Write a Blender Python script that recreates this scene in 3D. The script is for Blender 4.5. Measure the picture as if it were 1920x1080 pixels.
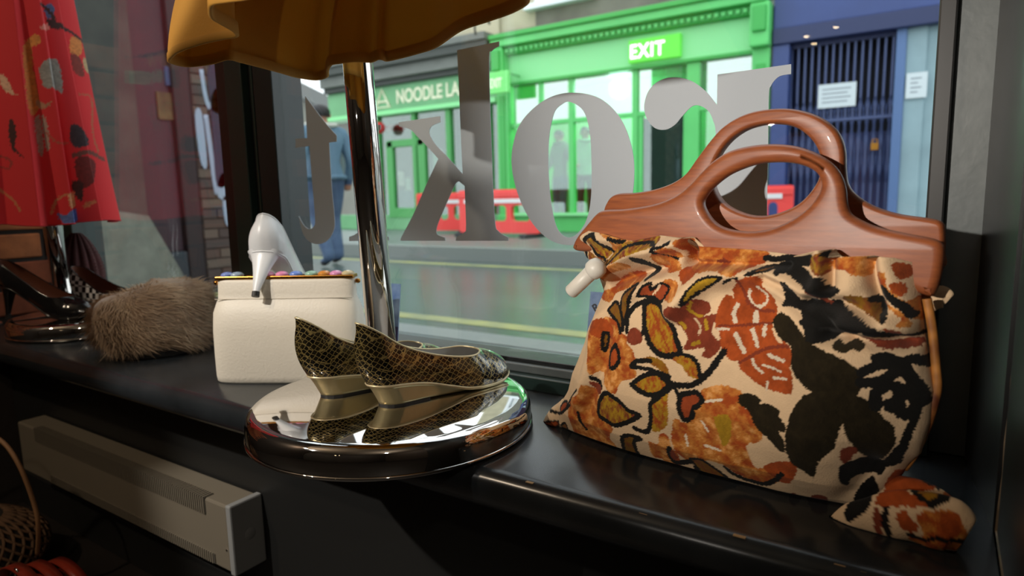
import bpy, bmesh, math, random
import numpy as np
from mathutils import Vector, Matrix
from mathutils.geometry import tessellate_polygon

random.seed(7); rng = np.random.default_rng(7)
for o in list(bpy.data.objects): bpy.data.objects.remove(o, do_unlink=True)
scene = bpy.context.scene
COL = scene.collection
PI = math.pi

# ------------------------------------------------------------------ camera
FPX = 1220.0
_vp = np.array([-1860., -130., FPX]); _nd = np.array([200., (FPX*FPX-1860*200)/130., FPX])
_X = -_vp/np.linalg.norm(_vp); _Z = -_nd/np.linalg.norm(_nd); _Y = np.cross(_Z, _X)
RM = np.stack([_X, _Y, _Z])                 # world = RM @ (right, down, forward)
CAM = np.array([0., 0., 0.30])
cam_d = bpy.data.cameras.new('camera'); cam = bpy.data.objects.new('camera', cam_d); COL.objects.link(cam)
m = Matrix.Identity(4)
for r in range(3):
    m[r][0] = RM[r][0]; m[r][1] = -RM[r][1]; m[r][2] = -RM[r][2]; m[r][3] = CAM[r]
cam.matrix_world = m
cam_d.sensor_width = 36.0; cam_d.lens = FPX/1920*36.0; cam_d.clip_start = 0.02; cam_d.clip_end = 200
cam_d.dof.use_dof = True; cam_d.dof.focus_distance = 0.78; cam_d.dof.aperture_fstop = 5.0
scene.camera = cam

# ------------------------------------------------------------------ world, lights, exposure
w = bpy.data.worlds.new('overcast_sky'); scene.world = w; w.use_nodes = True
bg = w.node_tree.nodes['Background']; bg.inputs[0].default_value = (0.90, 0.95, 1.0, 1); bg.inputs[1].default_value = 2.3
scene.view_settings.view_transform = 'Standard'; scene.view_settings.look = 'None'
scene.view_settings.exposure = 0.0; scene.view_settings.gamma = 1.0
def lamp(name, kind, loc, power, col, size=0.03, target=None, cone=60, blend=0.5):
    d = bpy.data.lights.new(name, kind); d.energy = power; d.color = col
    if kind in ('POINT', 'SPOT'): d.shadow_soft_size = size
    if kind == 'SPOT': d.spot_size = math.radians(cone); d.spot_blend = blend
    o = bpy.data.objects.new(name, d); COL.objects.link(o); o.location = loc
    if target is not None:
        o.rotation_euler = (Vector(target)-Vector(loc)).to_track_quat('-Z', 'Y').to_euler()
    return o
lamp('shop_key_lamp', 'SPOT', (-0.645, -1.25, 0.59), 165, (1.0, 0.92, 0.82), 0.02, (-0.17, 0.86, 0.43), 29, 1.0)
lamp('shop_side_lamp', 'SPOT', (-1.25, -0.75, 1.25), 105, (1.0, 0.94, 0.86), 0.02, (-0.86, 0.55, -0.08), 28, 0.6)
lamp('shop_left_lamp', 'SPOT', (-1.65, -0.85, 0.92), 70, (1.0, 0.93, 0.80), 0.015, (-0.85, 0.52, 0.61), 12, 0.4)
lamp('shop_rear_fill', 'POINT', (0.9, -1.3, 1.8), 22, (1.0, 0.86, 0.70), 0.05)  # added fill, no real fixture; lifts the heater end cap and right side
lamp('shop_ceiling_lamp', 'POINT', (-1.75, -0.9, 1.75), 40, (1.0, 0.80, 0.58), 0.04)

# ------------------------------------------------------------------ pixel helpers (photo frame 1920x1080 -> points in the place)
def _ray(px, py): return RM @ np.array([px-960., py-540., FPX])
def onZ(px, py, z): d = _ray(px, py); return CAM + d*((z-CAM[2])/d[2])
def onY(px, py, y): d = _ray(px, py); return CAM + d*(y/d[1])
def onX(px, py, x): d = _ray(px, py); return CAM + d*(x/d[0])

# ------------------------------------------------------------------ materials
MATS = {}
def srgb(r, g, b):
    f = lambda c: (c/255/12.92 if c/255 <= 0.04045 else ((c/255+0.055)/1.055)**2.4)
    return (f(r), f(g), f(b), 1)
def mat(name, col, rough=0.5, metal=0.0, bump=0.0, bscale=60.0, var=0.0, vscale=8.0, col2=None, emit=None, estr=0.0,
        coat=0.0, sheen=0.0, trans=0.0, vcol=None, spec=0.5, detail=4.0, stretch=None):
    if name in MATS: return MATS[name]
    M = bpy.data.materials.new(name); M.use_nodes = True; nt = M.node_tree; N = nt.nodes; L = nt.links
    b = N['Principled BSDF']; b.inputs['Roughness'].default_value = rough; b.inputs['Metallic'].default_value = metal
    b.inputs['Specular IOR Level'].default_value = spec
    b.inputs['Coat Weight'].default_value = coat; b.inputs['Sheen Weight'].default_value = sheen
    b.inputs['Base Color'].default_value = col
    tc = N.new('ShaderNodeTexCoord'); src = tc.outputs['Object']
    if stretch:
        mp = N.new('ShaderNodeMapping'); mp.inputs['Scale'].default_value = stretch; L.new(src, mp.inputs[0]); src = mp.outputs[0]
    basecol = None
    if vcol:
        at = N.new('ShaderNodeVertexColor'); at.layer_name = vcol; basecol = at.outputs[0]; L.new(basecol, b.inputs['Base Color'])
    if var > 0:
        n = N.new('ShaderNodeTexNoise'); n.inputs['Scale'].default_value = vscale; n.inputs['Detail'].default_value = detail; L.new(src, n.inputs['Vector'])
        rp = N.new('ShaderNodeMapRange'); rp.inputs[1].default_value = 0.3; rp.inputs[2].default_value = 0.7; L.new(n.outputs[0], rp.inputs[0])
        mx = N.new('ShaderNodeMix'); mx.data_type = 'RGBA'
        ml = N.new('ShaderNodeMath'); ml.operation = 'MULTIPLY'; ml.inputs[1].default_value = var; L.new(rp.outputs[0], ml.inputs[0])
        L.new(ml.outputs[0], mx.inputs[0])
        if basecol is not None: L.new(basecol, mx.inputs[6])
        else: mx.inputs[6].default_value = col
        mx.inputs[7].default_value = col2 if col2 else (col[0]*.3, col[1]*.3, col[2]*.3, 1)
        L.new(mx.outputs[2], b.inputs['Base Color'])
    if bump > 0:
        n2 = N.new('ShaderNodeTexNoise'); n2.inputs['Scale'].default_value = bscale; n2.inputs['Detail'].default_value = 3; L.new(src, n2.inputs['Vector'])
        bp = N.new('ShaderNodeBump'); bp.inputs['Strength'].default_value = bump; bp.inputs['Distance'].default_value = 0.002
        L.new(n2.outputs[0], bp.inputs['Height']); L.new(bp.outputs[0], b.inputs['Normal'])
    if emit: b.inputs['Emission Color'].default_value = emit; b.inputs['Emission Strength'].default_value = estr
    if trans > 0:
        tr = N.new('ShaderNodeBsdfTranslucent'); tr.inputs[0].default_value = col
        ms = N.new('ShaderNodeMixShader'); ms.inputs[0].default_value = trans
        out = N['Material Output']; L.new(b.outputs[0], ms.inputs[1]); L.new(tr.outputs[0], ms.inputs[2]); L.new(ms.outputs[0], out.inputs[0])
    MATS[name] = M; return M
def glass_mat(name, ior=1.5, tint=(1, 1, 1, 1), floor_=0.0, rough=0.0):
    M = bpy.data.materials.new(name); M.use_nodes = True; nt = M.node_tree; N = nt.nodes; L = nt.links
    for n in list(N): N.remove(n)
    out = N.new('ShaderNodeOutputMaterial'); t = N.new('ShaderNodeBsdfTransparent'); t.inputs[0].default_value = tint
    g = N.new('ShaderNodeBsdfGlossy'); g.inputs['Roughness'].default_value = rough
    fr = N.new('ShaderNodeFresnel'); ge = N.new('ShaderNodeNewGeometry'); io = N.new('ShaderNodeMapRange')
    io.inputs[3].default_value = ior; io.inputs[4].default_value = 1.0/ior; L.new(ge.outputs['Backfacing'], io.inputs[0]); L.new(io.outputs[0], fr.inputs[0])   # same reflectance on both faces of the pane
    mr = N.new('ShaderNodeMapRange'); mr.inputs[3].default_value = floor_; mr.inputs[4].default_value = 1.0; L.new(fr.outputs[0], mr.inputs[0])
    mx = N.new('ShaderNodeMixShader'); L.new(mr.outputs[0], mx.inputs[0]); L.new(t.outputs[0], mx.inputs[1]); L.new(g.outputs[0], mx.inputs[2])
    L.new(mx.outputs[0], out.inputs[0]); MATS[name] = M; return M

CHROME = mat('chrome', (0.72, 0.70, 0.68, 1), 0.035, 1.0)
BLACKPAINT = mat('black_gloss_paint', srgb(34, 37, 38), 0.28, bump=0.12, bscale=35, var=0.35, vscale=9, col2=srgb(52, 56, 58))
DARKPANEL = mat('dark_panel_paint', srgb(28, 28, 27), 0.5, bump=0.1, bscale=30)
GREYFRAME = mat('grey_frame_paint', srgb(92, 98, 98), 0.42, bump=0.2, bscale=60, var=0.4, vscale=20, col2=srgb(62, 68, 68))
DKGREEN = mat('dark_green_paint', srgb(30, 46, 42), 0.35, bump=0.1, bscale=40)
BLACK = mat('black_rubber', srgb(16, 16, 16), 0.4)
WINGLASS = glass_mat('window_glass', 1.45, (0.97, 0.99, 0.98, 1))
SHOPGLASS = glass_mat('shop_glass', 1.5, (0.80, 0.92, 0.86, 1), 0.12)

# ------------------------------------------------------------------ mesh helpers
def tag(o, label, cat, group=None, kind=None):
    o['label'] = label; o['category'] = cat
    if group: o['group'] = group
    if kind: o['kind'] = kind
    return o
def empty(name, loc, rz=0.0):
    o = bpy.data.objects.new(name, None); COL.objects.link(o); o.location = loc; o.rotation_euler = (0, 0, rz); o.empty_display_size = 0.05
    return o
def mesh(name, V, F, material, parent=None, smooth=False, loc=None):
    me = bpy.data.meshes.new(name); me.from_pydata([tuple(map(float, v)) for v in V], [], [tuple(map(int, f)) for f in F]); me.validate(); me.update()
    if smooth: me.polygons.foreach_set('use_smooth', [True]*len(me.polygons))
    if isinstance(material, (list, tuple)):
        for mm in material: me.materials.append(mm)
    elif material: me.materials.append(material)
    o = bpy.data.objects.new(name, me); COL.objects.link(o)
    if parent: me.transform(wbasis(parent).inverted()); o.parent = parent      # shapes are given in world coordinates
    if loc is not None: o.location = loc
    return o
def wbasis(o):
    M = o.matrix_basis.copy()
    while o.parent: o = o.parent; M = o.matrix_basis @ M
    return M
def fixn(o):
    bm = bmesh.new(); bm.from_mesh(o.data); bmesh.ops.remove_doubles(bm, verts=bm.verts, dist=1e-6); bmesh.ops.recalc_face_normals(bm, faces=bm.faces); bm.to_mesh(o.data); bm.free(); return o
def struct(o): o['kind'] = 'structure'; return o
def bevel(o, wd, seg=2):
    md = o.modifiers.new('bevel', 'BEVEL'); md.width = wd; md.segments = seg; md.limit_method = 'ANGLE'; return o
def boxvf(x0, x1, y0, y1, z0, z1):
    V = [(x0,y0,z0),(x1,y0,z0),(x1,y1,z0),(x0,y1,z0),(x0,y0,z1),(x1,y0,z1),(x1,y1,z1),(x0,y1,z1)]
    F = [(0,3,2,1),(4,5,6,7),(0,1,5,4),(1,2,6,5),(2,3,7,6),(3,0,4,7)]
    return V, F
def box(name, x0, x1, y0, y1, z0, z1, material, parent=None, bv=0.0):
    V, F = boxvf(x0, x1, y0, y1, z0, z1); o = mesh(name, V, F, material, parent)
    if bv: bevel(o, bv)
    return o
class MB:
    def __init__(s): s.V = []; s.F = []
    def add(s, V, F): n = len(s.V); s.V += list(V); s.F += [tuple(i+n for i in f) for f in F]; return s
    def box(s, *a): return s.add(*boxvf(*a))
    def tube(s, *a, **k): return s.add(*tubevf(*a, **k))
    def build(s, name, material, parent=None, smooth=False): return mesh(name, s.V, s.F, material, parent, smooth)
def tubevf(pts, rad, n=10, cap=True):
    P = [Vector(p) for p in pts]; V = []; F = []
    rads = rad if isinstance(rad, (list, tuple)) else [rad]*len(P)
    prev = None
    for i, p in enumerate(P):
        t = (P[min(i+1, len(P)-1)] - P[max(i-1, 0)]).normalized()
        if prev is None:
            a = Vector((0, 0, 1)) if abs(t.z) < 0.9 else Vector((1, 0, 0)); u = t.cross(a).normalized()
        else:
            u = (prev - t*prev.dot(t)).normalized()
        prev = u; v = t.cross(u)
        for k in range(n):
            a = 2*PI*k/n; V.append(tuple(p + (u*math.cos(a) + v*math.sin(a))*rads[i]))
    for i in range(len(P)-1):
        for k in range(n):
            F.append((i*n+k, i*n+(k+1) % n, (i+1)*n+(k+1) % n, (i+1)*n+k))
    if cap: F.append(tuple(range(n-1, -1, -1))); F.append(tuple((len(P)-1)*n+k for k in range(n)))
    return V, F
def tube(name, pts, rad, material, parent=None, n=12, smooth=True):
    V, F = tubevf(pts, rad, n); return mesh(name, V, F, material, parent, smooth)
def lathevf(prof, n=48, c=(0, 0, 0), sx=1.0, sy=1.0):
    V = []; F = []
    for r, z in prof:
        for k in range(n):
            a = 2*PI*k/n; V.append((c[0]+r*sx*math.cos(a), c[1]+r*sy*math.sin(a), c[2]+z))
    for i in range(len(prof)-1):
        for k in range(n): F.append((i*n+k, i*n+(k+1) % n, (i+1)*n+(k+1) % n, (i+1)*n+k))
    return V, F
def lathe(name, prof, material, parent=None, n=48, c=(0, 0, 0), smooth=True, sx=1, sy=1):
    V, F = lathevf(prof, n, c, sx, sy); return fixn(mesh(name, V, F, material, parent, smooth))
def catmull(pts, sub=6, closed=True):
    P = [np.array(p, float) for p in pts]; n = len(P); out = []
    rngi = range(n) if closed else range(n-1)
    for i in rngi:
        p0, p1, p2, p3 = (P[(i-1) % n], P[i], P[(i+1) % n], P[(i+2) % n]) if closed else (P[max(i-1, 0)], P[i], P[i+1], P[min(i+2, n-1)])
        for k in range(sub):
            t = k/sub; out.append(0.5*((2*p1)+(-p0+p2)*t+(2*p0-5*p1+4*p2-p3)*t*t+(-p0+3*p1-3*p2+p3)*t**3))
    if not closed: out.append(P[-1])
    return out
def smoothpoly(pts, sub=6):
    """pts: (x, y) smooth or (x, y, 1) corner"""
    out = []; n = len(pts)
    for i in range(n):
        a, b = pts[i], pts[(i+1) % n]
        p1 = np.array(a[:2], float); p2 = np.array(b[:2], float)
        p0 = p1 if len(a) > 2 else np.array(pts[i-1][:2], float)
        p3 = p2 if len(b) > 2 else np.array(pts[(i+2) % n][:2], float)
        for k in range(sub):
            t = k/sub; out.append(0.5*((2*p1)+(-p0+p2)*t+(2*p0-5*p1+4*p2-p3)*t*t+(-p0+3*p1-3*p2+p3)*t**3))
    return out
def prismvf(loops, f0, f1):
    """loops: list of 2D loops (outer, holes); f0/f1 map 2D -> 3D on front/back"""
    allp = [p for l in loops for p in l]
    tris = tessellate_polygon([[Vector((p[0], p[1], 0)) for p in l] for l in loops])
    n = len(allp); V = [f0(p) for p in allp] + [f1(p) for p in allp]; F = []
    for t in tris: F.append(tuple(t)); F.append(tuple(i+n for i in reversed(t)))
    s = 0
    for l in loops:
        k = len(l)
        for i in range(k): a, b = s+i, s+(i+1) % k; F.append((a, b, b+n, a+n))
        s += k
    return V, F
def text_mesh(name, body, size, material, parent, M, ext=0.004, sx=1.0, spacing=1.0, bold=0.0):
    c = bpy.data.curves.new(name, 'FONT'); c.body = body; c.size = size; c.extrude = ext; c.align_x = 'LEFT'; c.space_character = spacing; c.offset = bold
    t = bpy.data.objects.new(name+'_curve', c); COL.objects.link(t)
    me = bpy.data.meshes.new_from_object(t.evaluated_get(bpy.context.evaluated_depsgraph_get()))
    bpy.data.objects.remove(t, do_unlink=True)
    me.name = name; me.materials.clear(); me.materials.append(material)
    me.transform(wbasis(parent).inverted() @ M @ Matrix.Diagonal((sx, 1, 1, 1)))
    o = bpy.data.objects.new(name, me); COL.objects.link(o); o.parent = parent; return o
def copy_tree(o, parent=None):
    c = o.copy(); COL.objects.link(c); c.parent = parent
    for ch in [x for x in o.children]: copy_tree(ch, c)
    return c

# ================================================================== THE SETTING (shop)
FLOORZ = -0.50; GY = 0.86; WL = -2.05
struct(box('floor', WL-0.1, 2.2, -3.0, 0.9, FLOORZ-0.05, FLOORZ, mat('dark_floor', srgb(40, 36, 33), 0.45, var=0.4, vscale=6)))
struct(box('ceiling', WL-0.1, 2.2, -3.0, 1.0, 2.35, 2.45, mat('ceiling_paint', srgb(120, 112, 102), 0.8)))
struct(box('wall_back', WL-0.1, 2.2, -3.1, -3.0, FLOORZ, 2.35, mat('shop_back_wall', srgb(54, 47, 43), 0.7, var=0.6, vscale=3)))
struct(box('wall_right', 2.2, 2.3, -3.0, 0.3, FLOORZ, 2.35, mat('shop_side_wall', srgb(66, 58, 52), 0.7)))
fw = struct(box('wall_front', WL, 0.30, 0.665, 0.93, -0.62, -0.052, DARKPANEL))
struct(box('wall_front_right', 0.30, 2.3, 0.30, 0.95, FLOORZ-.1, 2.35, DARKPANEL))
box('plinth_board', WL, 0.30, 0.655, 0.665, FLOORZ, -0.40, DARKPANEL, fw, 0.003)
struct(box('trim_2', WL-0.1, 0.06, 0.80, 0.95, 1.95, 2.35, DARKPANEL))
# left brick wall, individual bricks where the photo shows them
wl = struct(box('wall_left', WL-0.10, WL-0.008, -3.0, 0.90, FLOORZ, 2.35, mat('lime_mortar', srgb(48, 40, 34), 0.9, bump=0.5, bscale=40)))
BRICKS = [mat('orange_brick_%d' % i, c, 0.85, bump=0.8, bscale=30, var=0.6, vscale=22) for i, c in enumerate((srgb(168, 88, 46), srgb(142, 72, 40), srgb(176, 104, 58)))]
for r in range(11):
    for k in range(4):
        y0 = 0.0 + k*0.225 + (0.11 if r % 2 else 0.0); y1 = min(y0+0.213, 0.895); z0 = -0.06+r*0.075
        if y1-y0 < 0.03: continue
        d = random.uniform(0.0, 0.006)
        box('brick', WL-0.02, WL+d, y0, y1, z0, z0+0.064, BRICKS[(r*3+k*2+r//2) % 3], wl, 0.004)
# window sill (trim_1): deep board with rounded nose
prof = [(0.90, 0.0), (0.562, 0.0), (0.553, -0.003), (0.546, -0.010), (0.544, -0.020), (0.546, -0.034), (0.553, -0.044), (0.57, -0.050), (0.90, -0.050)]
XS = np.linspace(WL, 0.052, 60)
V = [(x, y, z) for x in XS for y, z in prof]; n = len(prof)
F = [(i*n+j, i*n+(j+1) % n, (i+1)*n+(j+1) % n, (i+1)*n+j) for i in range(len(XS)-1) for j in range(n)] + [tuple(range(n)), tuple(reversed(range((len(XS)-1)*n, len(XS)*n)))]
SILLM = mat('sill_gloss_paint', srgb(30, 33, 35), 0.22, bump=0.22, bscale=14, var=0.5, vscale=12, col2=srgb(52, 56, 60))
sill = struct(fixn(mesh('trim_1', V, F, SILLM, None, True)))
md = sill.modifiers.new('e', 'EDGE_SPLIT'); md.split_angle = math.radians(50)
chipm = mat('bare_wood_chip', srgb(170, 140, 100), 0.8)
for i in range(8):                                            # worn paint chips along the nose
    x = -0.42+0.45*random.random()**0.6; L = random.uniform(0.003, 0.012); zz = random.uniform(-0.006, -0.001)
    V, F = boxvf(x, x+L, 0.5525, 0.5560, zz-0.0006, zz+0.0002); mesh('paint_chip', V, F, chipm, sill)

# window_1: frame, panes, gaskets, letters
win = struct(empty('window_1', (-0.9, GY, 0.0)))
ZT = 1.95
box('bottom_rail', WL, 0.0, 0.828, 0.90, 0.0, 0.022, DKGREEN, win, 0.002)
box('bottom_bead', WL, 0.0, 0.842, 0.90, 0.022, 0.036, GREYFRAME, win, 0.002)
box('bottom_gasket', WL, -0.012, 0.850, 0.90, 0.036, 0.043, BLACK, win, 0.001)
box('right_gasket', -0.0165, 0.0, 0.838, 0.90, 0.0, ZT, BLACK, win, 0.002)
box('right_post', 0.0, 0.040, 0.850, 0.93, 0.0, ZT, GREYFRAME, win, 0.002)
box('top_rail', WL, 0.0, 0.83, 0.90, ZT-0.06, ZT, DKGREEN, win, 0.002)
MDK = mat('mullion_brown_black', srgb(30, 26, 22), 0.4)
box('mullion_edge', -1.300, -1.262, 0.845, 0.91, 0.0, ZT, MDK, win, 0.002)
box('mullion_face', -1.262, -1.205, 0.840, 0.915, 0.0, ZT, DKGREEN, win, 0.002)
box('mullion_groove', -1.205, -1.170, 0.856, 0.91, 0.0, ZT, BLACK, win, 0.001)
box('mullion_face', -1.170, -1.112, 0.842, 0.915, 0.0, ZT, mat('mullion_green_black', srgb(26, 36, 36), 0.35), win, 0.002)
box('mullion_bead', -1.187, -1.181, 0.848, 0.86, 0.0, ZT, DKGREEN, win, 0.001)
box('left_post', WL, WL+0.05, 0.83, 0.91, 0.0, ZT, DKGREEN, win, 0.002)
box('pane', -1.112, -0.0165, GY, GY+0.006, 0.040, ZT-0.06, WINGLASS, win)
box('pane', WL+0.05, -1.300, GY, GY+0.006, 0.040, ZT-0.06, WINGLASS, win)
# right reveal and corner trim
rv = mesh('wall_reveal', [(0.034, 0.858, -0.052), (0.0515, 0.672, -0.052), (0.30, 0.672, -0.052), (0.30, 0.95, -0.052), (0.034, 0.95, -0.052),
      (0.034, 0.858, 2.35), (0.0515, 0.672, 2.35), (0.30, 0.672, 2.35), (0.30, 0.95, 2.35), (0.034, 0.95, 2.35)],
      [(4, 3, 2, 1, 0), (5, 6, 7, 8, 9), (0, 1, 6, 5), (1, 2, 7, 6), (2, 3, 8, 7), (3, 4, 9, 8), (4, 0, 5, 9)], mat('reveal_black', srgb(22, 22, 22), 0.35, bump=0.1, bscale=20))
rv.name = 'trim_3'; struct(rv)
tr4 = struct(box('trim_4', 0.0545, 0.34, 0.30, 0.674, FLOORZ, 2.35, mat('corner_post_paint', srgb(38, 38, 36), 0.3, bump=0.15, bscale=15), None, 0.006))
V, F = tubevf([(0.055, 0.673, z) for z in np.linspace(0.0, 0.30, 12)], [0.0022, 0.0018, 0.0012, 0.0016, 0.001, 0.0012, 0.0008, 0.001, 0.0006, 0.0009, 0.0006, 0.0004], 6); mesh('worn_edge', V, F, mat('worn_paint', srgb(120, 104, 84), 0.7), tr4)
V, F = tubevf([(0.0545, y, 0.001) for y in np.linspace(0.672, 0.57, 8)], 0.0012, 6); mesh('worn_edge', V, F, MATS['worn_paint'], tr4)

# letters on the glass (seen from inside, so mirrored)
VINYL = mat('grey_vinyl', srgb(166, 174, 182), 0.55, bump=0.05, bscale=400)
def letter(loops):
    LL = []
    for l in loops:
        w2 = [tuple(onY(p[0], p[1], GY-0.0006)[[0, 2]]) + tuple(p[2:]) for p in l]
        LL.append([tuple(p) for p in smoothpoly(w2, 7)])
    V, F = prismvf(LL, lambda p: (p[0], GY-0.0012, p[1]), lambda p: (p[0], GY-0.0001, p[1]))
    o = fixn(mesh('letter', V, F, VINYL, win)); return o
def cc(pts, ox, oy, s): return [((p[0]/s+ox), (p[1]/s+oy)) + tuple(p[2:]) for p in pts]
letter([cc([(195,160,1),(235,215),(300,300),(355,362,1),(355,393,1),(317,398,1),(330,620),(345,790),(337,850),(305,896),(258,912),(212,895),(182,850),(163,770,1),(188,815),(216,836),(240,822),(246,790),(240,700),(228,560),(217,415,1),(147,425,1),(147,378,1),(206,375,1)], 500, 120, 2.7)])
letter([[(655,452,1),(655,444,1),(668,438),(674,425),(671,340),(668,262),(662,247,1),(662,239,1),(714,234,1),(714,242,1),(706,250),(703,264),(708,340),(712,425),(717,438),(729,444,1),(729,451,1)]])
letter([cc([(452,38,1),(665,-6,1),(665,18,1),(628,42),(614,95),(625,500),(642,890),(662,955),(710,985,1),(712,1003,1),(445,1003,1),(447,985,1),(488,960),(497,925),(490,725,1),(462,702,1),(440,722),(380,855),(350,930),(352,970),(390,986,1),(392,1003,1),(165,1003,1),(172,980),(230,870),(300,710),(357,588,1),(300,525),(250,475),(215,440),(160,425,1),(155,403,1),(366,372,1),(368,402,1),(322,424),(312,460),(340,512),(400,575),(480,665,1),(470,450),(462,250)], 690, 80, 2.7)])
letter([cc([(375,375),(485,398),(570,480),(613,590),(625,700),(610,820),(560,905),(480,965),(385,993),(290,975),(210,900),(152,780),(128,650),(150,530),(200,455),(280,396)], 900, 0, 2.16),
        cc([(365,413),(418,448),(444,530),(452,650),(450,800),(430,895),(390,950),(350,960),(312,922),(290,830),(278,700),(280,560),(300,460),(330,424)], 900, 0, 2.16)])
letter([cc([(665,430),(682,370),(722,330),(780,313),(850,325),(912,367),(960,425,1),(962,302,1),(1260,260,1),(1260,300,1),(1212,310),(1180,345),(1170,392),(1167,600),(1163,900),(1180,960),(1225,985,1),(1226,1010,1),(900,1010,1),(900,985,1),(940,960),(955,905),(956,700),(955,540),(945,490),(925,450),(890,428),(858,432),(820,470),(790,505),(752,525),(710,519),(677,482)], 900, 0, 2.16)])

# ================================================================== CHROME STANDS
def disc(name, c, rad, label, z0=0.0, poleb=None, polet=None):
    t = empty(name, (c[0], c[1], z0)); tag(t, label, 'display stand')
    pr = [(0.0, 0.0405), (rad*0.5, 0.0405), (rad-0.016, 0.0398), (rad-0.009, 0.0385), (rad-0.004, 0.035), (rad-0.001, 0.029), (rad, 0.022), (rad, 0.008), (rad-0.002, 0.002), (rad-0.006, 0.0), (0.0, 0.0)]
    o = lathe('base', pr, CHROME, t, 128, (c[0], c[1], z0))
    lip = lathe('base_lip', [(rad+0.0002, z) for z in (0.0042,)] + [(rad+0.0016, 0.0048), (rad+0.0016, 0.0065), (rad+0.0002, 0.0072)], CHROME, o, 128, (c[0], c[1], z0))
    if poleb is not None:
        tube('pole', [poleb, polet], 0.0205, CHROME, t, 40)
        V, F = lathevf([(0.034, 0.0), (0.034, 0.003), (0.028, 0.006), (0.022, 0.008)], 40, (poleb[0], poleb[1], z0+0.0405)); mesh('pole_collar', V, F, CHROME, t, True)
    return t
disc('chrome_stand', (-0.601, 0.610), 0.185, 'round chrome display stand with tall pole, carrying the gold snakeskin shoes', 0.0, (-0.671, 0.668, 0.041), (-0.700, 0.662, 0.80))
disc('chrome_stand', (-1.735, 0.735), 0.165, 'round chrome display stand under the red pleated skirt, black shoes on it', 0.0, (-1.80, 0.715, 0.041), (-1.83, 0.70, 0.80))

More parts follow.
